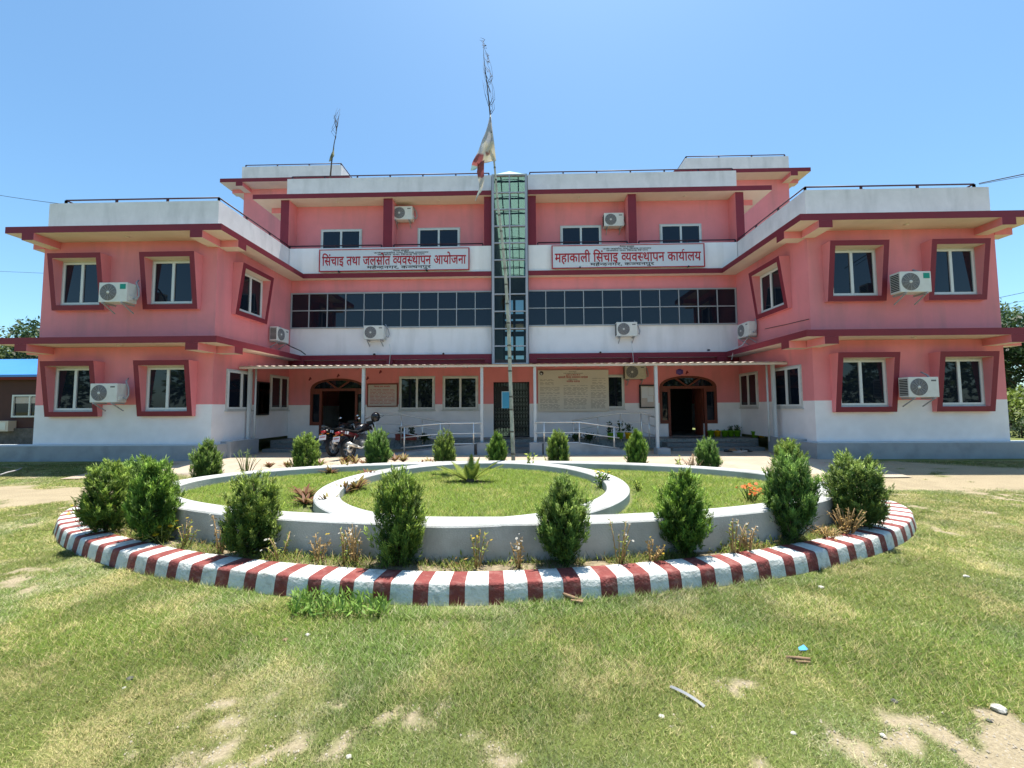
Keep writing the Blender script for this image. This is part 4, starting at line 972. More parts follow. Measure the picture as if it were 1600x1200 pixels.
# planter lawn
n = 220000; r = np.sqrt(nrs.rand(n)); t = nrs.rand(n) * 2 * math.pi; x, y = PC[0] + (PA - .36) * r * np.cos(t), PC[1] + (PB - .33) * r * np.sin(t)
rc = np.hypot((x + .70) * 1.07, y - 6.46); edge_r = np.abs(rc - 2.3)
keep = (edge_r > .2) & (nrs.rand(n) > .85 * sstep(.62, .25, edge_r + .5 * (fbm(x * 2, y * 2) - .4)) * sstep(.30, .55, fbm(x * 1.1 + 7, y * 1.1)))
x, y = x[keep], y[keep]; n = len(x); nn = fbm(x * 3, y * 3)
isdry = nrs.rand(n) < .05 + .25 * sstep(.45, .7, nn)
col = np.where(isdry[:, None], np.array([.46, .43, .14]) * (.7 + .5 * nrs.rand(n, 1)), np.array([.165, .25, .028]) * (.65 + .7 * nrs.rand(n, 1)))
blades('planter_grass', x, y, np.full(n, .362), (.028 + .035 * nrs.rand(n)), .007 * (y / 6) ** .5, col, 'bright grass growing inside the raised planter', 1.2)
# weeds covering the bed
n = 60000; t = nrs.rand(n) * 2 * math.pi; k = nrs.rand(n); c, s = np.cos(t), np.sin(t)
ox, oy = KC[0] + (KA - .3) * np.sign(c) * np.abs(c) ** (2 / KN), KC[1] + (KB - .28) * np.sign(s) * np.abs(s) ** (2 / KN); ix, iy = PC[0] + (PA + .03) * c, PC[1] + (PB + .03) * s
x, y = ox * (1 - k) + ix * k, oy * (1 - k) + iy * k; nn = fbm(x * 2.6, y * 2.6); keep = nrs.rand(n) < sstep(.36, .55, nn); x, y = x[keep], y[keep]; n = len(x)
isdry = nrs.rand(n) < .22
col = np.where(isdry[:, None], np.array([.40, .30, .13]) * (.6 + .6 * nrs.rand(n, 1)), np.array([.17, .22, .04]) * (.6 + .8 * nrs.rand(n, 1)))
blades('bed_weeds', x, y, np.full(n, .135), (.03 + .09 * nrs.rand(n) ** 2), .006 + .004 * nrs.rand(n), col, 'low grass and dry weeds covering the bed beside the kerb', 1.0)
# ------------------------------------------------------------------ shrubs
def leaf_cards(P, D, L, Wd, col, rs):
    """narrow leaf quads: base P, direction D (unit), length L, width Wd"""
    n = len(P); r = rs.randn(n, 3); S = np.cross(D, r); S /= np.linalg.norm(S, axis=1, keepdims=True) + 1e-9
    mid = P + D * (L * .45)[:, None]; tip = P + D * L[:, None]; h = S * (Wd / 2)[:, None]
    V = np.stack([P, mid - h, tip, mid + h], 1).reshape(-1, 3)
    return V, np.arange(4 * n).reshape(n, 4), np.repeat(col, 4, 0)
def make_bush(seed, H=1.0, R=.27, prof=None, nc=230, per=13):
    """upright feathery plumes with gaps between them, over a darker twiggy inside"""
    rs = np.random.RandomState(seed); hue = np.array([[1, 1, 1], [1.08, 1.0, .9], [.85, .95, 1.0], [1.1, 1.06, .9], [.95, 1.05, .8], [1.0, .95, 1.05]][seed % 6])
    prof = prof or [(0, .50), (.1, .80), (.3, 1.0), (.55, .86), (.78, .52), (.93, .22), (1, .03)]
    pz, pr = zip(*prof); z = rs.rand(nc * 6); z = z[rs.rand(nc * 6) < np.interp(z, pz, pr)][:nc]; nc = len(z)
    a = rs.rand(nc) * 2 * math.pi; lump = .74 + .52 * rs.rand(nc)
    rr = np.interp(z, pz, pr) * R * .84 * lump * (.40 + .5 * rs.rand(nc) ** .6)
    C = np.stack([rr * np.cos(a), rr * np.sin(a), .02 + z * H * .88], 1)
    A = np.stack([np.cos(a) * .20, np.sin(a) * .20, np.full(nc, .95)], 1) + rs.randn(nc, 3) * .10; A /= np.linalg.norm(A, axis=1, keepdims=True)
    Lc = (.12 + .12 * rs.rand(nc)) * (1.15 - .4 * z); tone = .55 + .75 * rs.rand(nc)
    k = np.repeat(np.arange(nc), per); n = len(k); t = rs.rand(n)
    P = C[k] + A[k] * (Lc[k] * t)[:, None] + rs.randn(n, 3) * (.020 * (1.08 - t))[:, None]
    D = A[k] + rs.randn(n, 3) * (.36 * (1.1 - .6 * t))[:, None]; D /= np.linalg.norm(D, axis=1, keepdims=True)
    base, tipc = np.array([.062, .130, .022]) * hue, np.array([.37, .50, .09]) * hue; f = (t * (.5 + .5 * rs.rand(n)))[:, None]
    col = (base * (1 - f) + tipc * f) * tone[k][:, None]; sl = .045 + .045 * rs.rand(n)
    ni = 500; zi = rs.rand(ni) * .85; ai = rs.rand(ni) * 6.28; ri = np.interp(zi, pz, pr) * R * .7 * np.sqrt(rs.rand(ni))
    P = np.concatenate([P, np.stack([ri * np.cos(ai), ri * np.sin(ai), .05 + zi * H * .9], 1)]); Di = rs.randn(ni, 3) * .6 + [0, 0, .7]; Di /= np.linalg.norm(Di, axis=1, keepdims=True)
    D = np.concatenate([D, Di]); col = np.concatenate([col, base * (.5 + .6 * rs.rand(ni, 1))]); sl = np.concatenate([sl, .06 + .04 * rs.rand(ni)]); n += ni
    Ps, Ds, Ls, Ws, Cs = [], [], [], [], []
    sd = np.cross(D, rs.randn(n, 3)); sd /= np.linalg.norm(sd, axis=1, keepdims=True)
    for q in range(8):                                    # flat feathery spray: a spine with side leaflets
        g = (q // 2) / 4.0; s = (1 if q % 2 else -1) * (0 if q == 7 else 1)
        Ps.append(P + D * (sl * g * .8)[:, None]); d = D * (1 if q == 7 else .75) + sd * (.6 * s) + rs.randn(n, 3) * .08; Ds.append(d / np.linalg.norm(d, axis=1, keepdims=True))
        Ls.append(sl * (.55 if q < 7 else 1.0) * (1 - .3 * g)); Ws.append(np.full(n, .0088)); Cs.append(col * (.85 + .35 * g))
    return leaf_cards(np.concatenate(Ps), np.concatenate(Ds), np.concatenate(Ls), np.concatenate(Ws), np.concatenate(Cs), rs)
def stem_mesh(rs, H, R):
    m = MB(); m.tube([(0, 0, -.03), (.01, 0, H * .3), (0, .01, H * .65), (0, 0, H * .9)], [.022, .018, .011, .004], 7)
    for i in range(26):
        z = H * (.06 + .7 * rs.rand()); a = rs.rand() * 6.28; l = R * .75 * (1 - z / H * .6); m.tube([(0, 0, z), (l * .5 * math.cos(a), l * .5 * math.sin(a), z + l * .3), (l * math.cos(a), l * math.sin(a), z + l * .9)], [.007, .005, .002], 4)
    return m
PR = [[(0, .22), (.08, .55), (.3, .95), (.6, 1.0), (.78, .62), (.93, .26), (1, .05)],
      [(0, .62), (.12, .9), (.35, 1.0), (.65, .95), (.85, .72), (.95, .36), (1, .08)],
      [(0, .25), (.1, .70), (.28, 1.0), (.55, .82), (.78, .52), (.92, .27), (1, .08)],
      [(0, .75), (.15, .95), (.4, 1.0), (.68, .96), (.84, .68), (.95, .34), (1, .08)]]
bush_src = []
def bush(x, y, z, top_px, wpx, kind, label):
    d = y * math.cos(YAW) + x * math.sin(YAW)
    H = EYE - z + (637 - .006 * 0 - top_px) / F * d; R = wpx / F * d / 2
    while len(bush_src) <= kind: bush_src.append(None)
    if bush_src[kind] is None:
        t = thing('arborvitae_shrub', label, 'shrub', (x, y, z), 0, 'young conifer shrubs round the planter')
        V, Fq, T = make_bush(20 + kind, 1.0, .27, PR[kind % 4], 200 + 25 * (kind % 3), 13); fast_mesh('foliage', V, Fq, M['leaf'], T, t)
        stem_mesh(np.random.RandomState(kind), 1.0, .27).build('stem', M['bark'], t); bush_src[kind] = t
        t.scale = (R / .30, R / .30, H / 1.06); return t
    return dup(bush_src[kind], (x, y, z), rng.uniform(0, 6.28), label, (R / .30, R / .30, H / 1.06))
front = [(165, 835, 715, 74, 1, 'bushy green shrub at the far left end of the striped kerb'), (238, 848, 703, 84, 2, 'broad dark green shrub second along the kerb from its left end'), (393, 868, 732, 88, 5, 'blocky green shrub before the left part of the planter wall'),
         (622, 885, 729, 92, 1, 'largest shrub, standing before the grey planter wall left of its middle'), (880, 885, 740, 92, 4, 'shrub before the planter wall where the inner ring meets it on the right'), (1068, 868, 727, 94, 2, 'cone shaped shrub between the middle and the orange flowers'),
         (1240, 850, 702, 84, 0, 'tall narrow shrub in front of the right end of the planter'), (1338, 825, 706, 96, 3, 'wide round topped shrub at the right end of the striped kerb')]
for px, py, top, w, k, lb in front:
    c = on_ground(px, py, .14); bush(c.x, c.y, .14, top, w, k, lb)
def far_side(px):
    for yy in np.linspace(11, 6.6, 300):
        c = on_depth(px, 700, yy)
        if ((c.x - PC[0]) / 5.62) ** 2 + ((c.y - PC[1]) / 2.72) ** 2 < 1: return c
for px, top, w, k, lb in ((325, 682, 48, 4, 'small shrub behind the left end of the planter, beside the brick paving'), (478, 674, 46, 1, 'shrub behind the planter just left of the motorcycles, with a sprout on top'), (590, 665, 46, 0, 'shrub behind the planter, right beside the motorcycles'),
                          (695, 670, 38, 5, 'shrub behind the planter in front of the left ramp railing'), (777, 671, 38, 2, 'slim pointed shrub behind the planter beside the bamboo pole'), (872, 672, 40, 1, 'shrub behind the planter in front of the right ramp railing'),
                          (995, 668, 40, 2, 'shrub behind the planter in front of the green and yellow pots'), (1105, 682, 42, 0, 'thin open shrub behind the planter before the right arched door'), (1232, 688, 52, 1, 'shrub partly hidden behind the tall narrow one at the planter end')):
    c = far_side(px); bush(c.x, c.y, .14, top, w, k, lb)
bush(-6.0, 6.25, .14, 707, 62, 0, 'shrub at the left planter end, half hidden between two others')

# ------------------------------------------------------------------ small plants: rosettes, cycad, flowers, weeds
def rosette(rs, n, L, w, up, c0, c1, arch=.5):
    """arching strap leaves from one point"""
    Vs, Fs, Ts = [], [], []; o = 0
    for i in range(n):
        a = rs.rand() * 6.28; e = up * (.5 + .8 * rs.rand()); l = L * (.65 + .5 * rs.rand()); d = np.array([math.cos(a), math.sin(a), 0]); s = np.array([-d[1], d[0], 0]); c = c0 + (c1 - c0) * rs.rand(); k = 5
        for j in range(k + 1):
            f = j / k; p = d * l * f * math.cos(e) + np.array([0, 0, 1]) * (l * f * math.sin(e) - arch * l * f * f * .6); hw = w * math.sin(math.pi * (.15 + .83 * f)) / 2
            Vs += [p - s * hw, p + s * hw]; Ts += [c, c]
        for j in range(k): Fs.append([o + 2*j, o + 2*j + 1, o + 2*j + 3, o + 2*j + 2])
        o += 2 * (k + 1)
    return np.array(Vs), np.array(Fs), np.array(Ts)
ros = []
rs = np.random.RandomState(2)
rp = [(421, 731, 'left lawn by the rear wall'), (449, 731, ''), (487, 729, ''), (500, 728, ''), (540, 724, ''), (556, 725, ''), (570, 728, ''), (516, 741, ''), (540, 736, ''), (602, 721, ''), (617, 721, ''), (630, 722, ''), (660, 731, ''), (671, 731, ''), (560, 760, ''), (575, 748, ''), (557, 767, ''), (536, 772, ''), (477, 789, ''), (497, 793, ''), (512, 794, ''), (475, 778, '')]
RL = 'small reddish leaved rosette plant edging the grass beside the left curve of the inner ring'
for i, (px, py, _) in enumerate(rp):
    c = on_ground(px, py, .365)
    if i < 3:
        red = np.array([.19, .075, .045]); gr = np.array([.22, .22, .05]); V, Fq, T = rosette(rs, 30, .25, .036, .95, red, (red * .4 + gr * .9) if i else np.array([.20, .16, .05]))
        o = fast_mesh('rosette_plant', V, Fq, M['leaf'], T); o.location = c; tag(o, RL, 'plant', 'reddish rosette plants in the planter'); ros.append(o)
    else:
        o = ros[i % 3].copy(); COL.objects.link(o); o.location = c; o.rotation_euler = (0, 0, i * 1.7); s = 1.0 + .5 * rs.rand(); o.scale = (s, s, s)
def cycad():
    c = on_ground(735, 755, .365); t = thing('cycad', 'young cycad with stiff feathery fronds in the middle of the inner ring', 'plant', c)
    V, Fs, T = [], [], []; o = 0
    for a, e, l in ((-.1, .75, .50), (.35, .55, .55), (.9, 1.1, .42), (1.5, 1.3, .45), (2.4, .7, .5), (2.85, .5, .56), (3.3, .62, .48), (4.4, 1.0, .35), (5.4, .95, .38)):
        d = np.array([math.cos(a) * math.cos(e), math.sin(a) * math.cos(e) * .6, math.sin(e)]); side = np.cross(d, [0, 0, 1.0]); side /= np.linalg.norm(side); upv = np.cross(side, d)
        for j in range(30):
            f = .15 + .85 * j / 29; l2 = l * 1.25; p = d * l2 * f + np.array([0, 0, -.13 * f * f]) * l2; w = .115 * math.sin(math.pi * min(.97, .25 + .72 * f))
            for s in (-1, 1):
                tip = p + side * s * w + d * .045 + upv * .02; q = d * .0135
                V += [p - q, p + q, tip]; Fs.append([o, o + 1, o + 2]); T += [np.array([.19, .24, .03]) * (.75 + .5 * rs.rand())] * 3; o += 3
    fast_mesh('frond', np.array(V), np.array(Fs), M['leaf'], np.array(T), t)
    MB().lathe([(.0, .1), (.05, .09), (.075, .04), (.07, -.02)], 12).build('trunk', M['bark'], t)
    m = MB()
    for i in range(40): a = rs.rand() * 6.28; r = .05 + .2 * rs.rand(); m.obox((r * math.cos(a) * 1.3, r * math.sin(a), .01), (.05, .03, .03), (rs.rand(), rs.rand(), rs.rand() * 3))
    m.build('mulch', M['bark'], t)
cycad()
def near_side(px):                                        # middle of the bed on the viewer's side, between kerb and wall
    for yy in np.linspace(3.2, 6.5, 400):
        c = on_depth(px, 850, yy)
        if ((c.x - PC[0]) / (PA + .16)) ** 2 + ((c.y - PC[1]) / (PB + .16)) ** 2 < 1: break
    c.z = .14; return c
def herb(name, label, cat, px, py, z, H, spread, nleaf, leafc, L, Wd, flower=None, nfl=0, stems=9, stemc=None, group=None):
    c = near_side(px) if z == .14 and 200 < px < 1300 else on_ground(px, py, z); t = thing(name, label, cat, c, 0, group)
    m = MB(); P, D, Ls, C, FP = [], [], [], [], []
    for i in range(stems):
        a = rs.rand() * 6.28; r = spread * (.2 + .8 * rs.rand()); h = H * (.55 + .45 * rs.rand()); b = np.array([r * .25 * math.cos(a), r * .25 * math.sin(a), 0]); e = np.array([r * math.cos(a), r * math.sin(a), h]); k = b * .5 + e * .5 + np.array([0, 0, h * .12])
        m.tube([b, k, e], [.007, .0055, .004], 4); FP.append(e)
        for j in range(max(1, nleaf // stems)):
            f = .15 + .8 * rs.rand(); p = (1 - f) ** 2 * b + 2 * f * (1 - f) * k + f * f * e; d = rs.randn(3) + np.array([0, 0, .5]); P.append(p); D.append(d / np.linalg.norm(d)); Ls.append(L * (.6 + .6 * rs.rand())); C.append(leafc * (.65 + .7 * rs.rand()))
    m.build('stem', stemc or M['twig'], t)
    V, Fq, T = leaf_cards(np.array(P), np.array(D), np.array(Ls), np.full(len(P), Wd), np.array(C), rs); fast_mesh('leaf', V, Fq, M['leaf'], T, t)
    if flower is not None:
        V, Fs, T = [], [], []; o = 0
        for i in range(nfl):
            p = FP[i % len(FP)] + rs.randn(3) * .02; nrm = rs.randn(3) * .4 + np.array([0, -.3, 1]); nrm /= np.linalg.norm(nrm); u = np.cross(nrm, [1, 0, 0.01]); u /= np.linalg.norm(u); v = np.cross(nrm, u); r = (.012 if name == 'dry_weed' else .022) * (.7 + .6 * rs.rand())
            for q in range(6):
                a0, a1 = q * 1.047, q * 1.047 + .75; V += [p, p + r * (u * math.cos(a0) + v * math.sin(a0)), p + r * (u * math.cos(a1) + v * math.sin(a1))]; Fs.append([o, o + 1, o + 2]); T += [flower * (.8 + .3 * rs.rand())] * 3; o += 3
        fast_mesh('blossom', np.array(V), np.array(Fs), M['leaf'], np.array(T), t)
    return t
GR, YG, DR = np.array([.14, .23, .04]), np.array([.28, .34, .05]), np.array([.38, .25, .09])
YE, OR_, WH = np.array([.80, .55, .02]), np.array([.75, .17, .03]), np.array([.7, .68, .6])
M['drystem'] = mat('dry_weed_stem', (.34, .23, .11), .8, .2, 20)
M['greenstem'] = mat('green_weed_stem', (.13, .18, .05), .7, .2, 20)
herb('flowering_weed', 'yellow flowering weed clump at the left end of the kerb bed', 'weed', 150, 822, .14, .32, .30, 420, YG * .8, .07, .016, YE, 34, 34, M['greenstem'], 'weeds with yellow flowers')
herb('flowering_weed', 'yellow flowering weed before the second shrub from the left', 'weed', 253, 852, .14, .24, .18, 200, YG * .8, .06, .014, YE, 14, 20, M['greenstem'], 'weeds with yellow flowers')
herb('yellow_flower', 'leafy plant with a yellow bloom inside the right of the inner ring', 'flower', 940, 762, .365, .30, .13, 70, GR, .10, .035, YE, 7, 9, M['greenstem'])
herb('yellow_leaved_plant', 'small yellow leaved plant outside the right of the inner ring', 'plant', 998, 768, .365, .20, .10, 60, YG * 1.4, .06, .025, None, 0, 8, M['greenstem'])
herb('orange_flower', 'orange flowers in the right end of the planter grass', 'flower', 1172, 784, .365, .24, .19, 60, GR, .06, .014, OR_, 44, 16, M['greenstem'])
herb('broad_leaf_plant', 'light green broad leaved plant on the rear planter wall near the bamboo', 'plant', 828, 733, .365, .38, .16, 40, YG * 1.1, .10, .04, None, 0, 7, M['greenstem'])
herb('broad_leaf_plant', 'single stemmed plant with one pale leaf rosette behind the right lawn', 'plant', 1063, 737, .365, .40, .1, 14, YG * 1.2, .12, .04, None, 0, 3, M['greenstem'])
herb('dry_shrub', 'dry pinkish twiggy plant beside the thin open shrub', 'plant', 1083, 737, .365, .34, .22, 90, np.array([.36, .22, .16]), .05, .012, None, 0, 18, M['drystem'])
WL = ('yellow tipped weed right of the second shrub from the left, before the planter wall', 'pale headed weed just left of the blocky shrub at the left', 'pale headed weed just right of the blocky shrub at the left', 'yellow tipped weed two stalks right of the blocky shrub',
      'pale headed weed midway between the blocky shrub and the largest shrub', 'tallest pale headed weed, left of the largest shrub', 'yellow tipped weed alone just right of the largest shrub', 'pale headed weed left of the shrub where the inner ring meets the wall',
      'pale headed weed right of the shrub where the inner ring meets the wall', 'yellow tipped weed just left of the cone shaped shrub', 'pale headed weed just right of the cone shaped shrub', 'second pale headed weed right of the cone shaped shrub')
for i, (px, py) in enumerate(((290, 845), (345, 856), (440, 858), (497, 862), (540, 866), (557, 850), (745, 875), (811, 872), (967, 870), (1016, 862), (1145, 852), (1168, 842))):
    herb('dry_weed', WL[i], 'weed', px, py, .14, rng.uniform(.24, .44), .15, 110, DR * .9 if i % 2 else YG * .8, .045, .012, WH * .8 if i % 3 else YE * .7, 7, 7, M['drystem'], 'dry weed stalks along the planter wall')
herb('dry_weed_clump', 'dense dried brown weed clump before the round shrub at the right end', 'weed', 1322, 836, .14, .34, .22, 240, DR, .05, .012, None, 0, 24, M['drystem'])
herb('dry_weed_clump', 'flattened straw coloured weed heap beside the right hand kerb', 'weed', 1292, 850, .14, .14, .26, 160, DR * 1.2, .07, .010, None, 0, 24, M['drystem'])
herb('tall_grass_tuft', 'tall pale grass stalks rising at the left rear of the planter grass', 'grass tuft', 385, 742, .365, .50, .26, 40, YG * .8, .16, .008, None, 0, 14, M['greenstem'])
# bright leafy weed patch on the lawn against the kerb
n = 900; px = nrs.uniform(455, 605, n); py = 968 - 45 * nrs.rand(n) * (1 - ((px - 530) / 90) ** 2 * .6) + .0 * px
P = np.array([on_ground(a, b, 0)[:] for a, b in zip(px, py)]); P[:, 2] = .0 + .07 * nrs.rand(n); D = nrs.randn(n, 3) * .6 + [0, -.1, .9]; D /= np.linalg.norm(D, axis=1, keepdims=True)
V, Fq, T = leaf_cards(P, D, .05 + .05 * nrs.rand(n), np.full(n, .017), np.array([.18, .30, .05]) * (.7 + .6 * nrs.rand(n, 1)), np.random.RandomState(8))
tag(fast_mesh('leafy_weed_patch', V, Fq, M['leaf'], T), 'bright green leafy weed patch on the lawn against the kerb', 'weed')

# ------------------------------------------------------------------ pots on the porch
def make_pot(m_, label):
    t = thing('flower_pot', label, 'flower pot', group='plastic flower pots on the porch')
    MB().lathe([(.0, .012), (.085, .01), (.115, .2), (.128, .2), (.13, .225), (.115, .225), (.11, .19), (0, .19)], 20).build('pot', M[m_], t)
    MB().lathe([(0, .20), (.108, .198)], 16).build('potting_soil', M['soil'], t); return t
def plant_in(t, n, H, col, big=1):
    P = np.stack([rs.randn(n) * .04 * big, rs.randn(n) * .04 * big, .2 + H * rs.rand(n)], 1); D = rs.randn(n, 3) * .7 + [0, 0, .5]; D /= np.linalg.norm(D, axis=1, keepdims=True)
    V, Fq, T = leaf_cards(P, D, (.06 + .06 * rs.rand(n)) * big, np.full(n, .035 * big), col * (.6 + .8 * rs.rand(n, 1)), rs); fast_mesh('foliage', V, Fq, M['leaf'], T, t)
srcp = {}
for px, py, y, col, H, big, lb in ((1111, 680, 15.75, 'green', .04, .5, 'green pot nearest the right arched door'), (1121, 680, 15.75, 'yellow', .05, .5, 'yellow pot second from the right arched door'), (1132.5, 680, 15.75, 'green', .05, .5, 'green pot just right of the yellow one by the door'),
                            (1142, 680, 15.75, 'green', .16, .9, 'green pot fourth from the door with round leaves'), (1152, 680, 15.72, 'green', .18, 1.0, 'green leafy pot at the right end of the row by the door'), (1180, 683, 15.2, 'green', .04, .5, 'green pot standing apart near the right canopy post'), (1190.5, 684, 15.1, 'yellow', .05, .5, 'yellow pot standing apart near the right canopy post'),
                            (954, 687, 14.75, 'green', .34, 1.3, 'green pot with dark bushy plant behind the right railing, leftmost'), (969, 687, 14.75, 'green', .36, 1.3, 'green pot with dark bushy plant, middle one behind the right railing'), (982, 687, 14.75, 'yellow', .30, 1.2, 'yellow pot with dark bushy plant behind the right railing')):
    c = on_depth(px, py, y); c.z = .5
    if col not in srcp: t = srcp[col] = make_pot(col, lb); t.location = c; t.scale = (1.05,) * 3
    else:
        t = srcp[col].copy(); COL.objects.link(t); t.location = c; t['label'] = lb; t.rotation_euler = (0, 0, rng.uniform(0, 6))
        for ch in kids(srcp[col]):
            if ch.name.startswith('pot'): q = ch.copy(); COL.objects.link(q); q.parent = t
    plant_in(t, 70 if H > .1 else 26, H, np.array([.045, .085, .025]) if H > .25 else np.array([.07, .12, .03]), big)
for px, w, lb in ((627, .62, 'left red planter box with leafy plants behind the ramp railing'), (643, .55, 'right red planter box with leafy plants behind the ramp railing')):
    c = on_depth(px, 684, 14.82); c.z = .5; t = thing('planter_box', lb, 'planter box', c, 0, 'red planter boxes by the left ramp')
    w /= 2; m = MB().box(-w * .62, w * .62, -.1, .1, 0, .19); m.box(-w * .66, w * .66, -.115, .115, .19, .215); m.build('box', M['terra'], t)
    plant_in(t, 90, .22, np.array([.05, .08, .03]), 1.1)
for px, py, y, lb in ((663, 690, 14.6, 'low dark leafy plant at the foot of the left ramp'), (921, 690, 14.6, 'small dark leafy plant left of the green pots'), (900, 693, 14.4, 'brownish low plant beside the right ramp')):
    c = on_depth(px, py, y); t = thing('leafy_plant', lb, 'plant', (c.x, c.y, .3)); plant_in(t, 120, .16, np.array([.04, .075, .022]), 1.5)
    MB().tube([(0, 0, 0), (.01, 0, .2), (0, .01, .35)], .008, 5).build('stem', M['bark'], t)
# footwear left beside the steps
for i, (px, py) in enumerate(((1138, 706), (1146, 704), (1153, 706.5), (1160, 705), (1168, 705.5))):
    c = on_ground(px, py, .28 if i % 2 else .16)
    if c.y > 13.7: c.z = .275
    t = thing('sandal_pair', ('dark sandals', 'brown sandals', 'pale slippers', 'grey sandals', 'black slippers')[i] + ' left on the steps below the green pots', 'footwear', c, .4 * i, 'footwear left by the steps')
    for s in (-1, 1):
        m = MB(); N = 12; o = [(.045 * math.cos(6.283 * k / N) * (1 + .2 * math.sin(6.283 * k / N)), .13 * math.sin(6.283 * k / N)) for k in range(N)]; m.prism(o, 0, .03); ob = m.build('sole', M[('black', 'drybark', 'paper2', 'strap', 'black')[i]], t); ob.location = (s * .065, 0, .0)
        m = MB().tube([(-.045, .03, .02), (-.03, .03, .07), (.03, .03, .07), (.045, .03, .02)], .014, 6); ob = m.build('strap', M[('black', 'drybark', 'pale', 'black', 'black')[i]], t); ob.location = (s * .065, 0, 0)

n = 5200; t = nrs.rand(n) * 2 * math.pi; k = .15 + .8 * nrs.rand(n); c, s_ = np.cos(t), np.sin(t)
x = (KC[0] + (KA - .3) * np.sign(c) * np.abs(c) ** (2 / KN)) * (1 - k) + (PC[0] + (PA + .03) * c) * k; y = (KC[1] + (KB - .28) * np.sign(s_) * np.abs(s_) ** (2 / KN)) * (1 - k) + (PC[1] + (PB + .03) * s_) * k
keep = nrs.rand(n) < sstep(.42, .6, fbm(x * 3.3 + 5, y * 3.3)); x, y = x[keep], y[keep]; n = len(x)
P = np.stack([x, y, .14 + .09 * nrs.rand(n) ** 1.5], 1); D = nrs.randn(n, 3) * .8 + [0, 0, .5]; D /= np.linalg.norm(D, axis=1, keepdims=True)
V, Fq, T = leaf_cards(P, D, .03 + .045 * nrs.rand(n), .012 + .012 * nrs.rand(n), np.where(nrs.rand(n, 1) < .25, DR, YG * .75) * (.6 + .7 * nrs.rand(n, 1)), np.random.RandomState(6))
tag(fast_mesh('bed_ground_cover', V, Fq, M['leaf'], T), 'small leafy ground cover between the kerb and the planter wall', 'weeds', kind='stuff')
# ------------------------------------------------------------------ motorcycles
def wheel_parts(t, x, rim_spokes=True):
    r, w = .30, .055; prof = []
    for i in range(17):
        a = 2 * math.pi * i / 16; prof.append((r - .045 + .05 * math.cos(a), w * math.sin(a)))
    m = MB(); m.lathe([(p, q) for p, q in prof], 36, (x, 0, r), 'y'); wh = m.build('wheel', M['rubber'], t)
    m = MB(); m.lathe([(r - .075, -.035), (r - .055, -.03), (r - .055, .03), (r - .075, .035), (r - .09, .03), (r - .09, -.03), (r - .075, -.035)], 36, (x, 0, r), 'y')
    for i in range(6):
        a = math.pi * i / 3; m.bar((x + .03 * math.cos(a), 0, r + .03 * math.sin(a)), (x + .22 * math.cos(a), 0, r + .22 * math.sin(a)), .03, .022)
    m.lathe([(0, -.07), (.045, -.07), (.045, .07), (0, .07)], 16, (x, 0, r), 'y')
    m.build('rim', M['greypipe'], wh)
    m = MB(); m.lathe([(.05, .072), (.12, .072), (.12, .078), (.05, .078)], 24, (x, 0, r), 'y'); m.build('brake_disc', M['steel'], wh)
def blob(m, secs, n=14, s=0):
    """lofted body along x: (x, z centre, half width, half height)"""
    o = len(m.v)
    for x, z, w, h in secs:
        for j in range(n):
            a = 2 * math.pi * j / n; c, q = math.cos(a), math.sin(a); m.v.append((x, w * math.copysign(abs(c) ** .75, c), z + h * math.copysign(abs(q) ** .75, q)))
    for i in range(len(secs) - 1):
        for j in range(n): m.f.append([o + i*n + j, o + i*n + (j+1) % n, o + (i+1)*n + (j+1) % n, o + (i+1)*n + j]); m.m.append(s); m.sm.append(True)
    m.f.append([o + j for j in range(n)][::-1]); m.m.append(s); m.sm.append(True); m.f.append([o + (len(secs)-1)*n + j for j in range(n)]); m.m.append(s); m.sm.append(True)
    return m
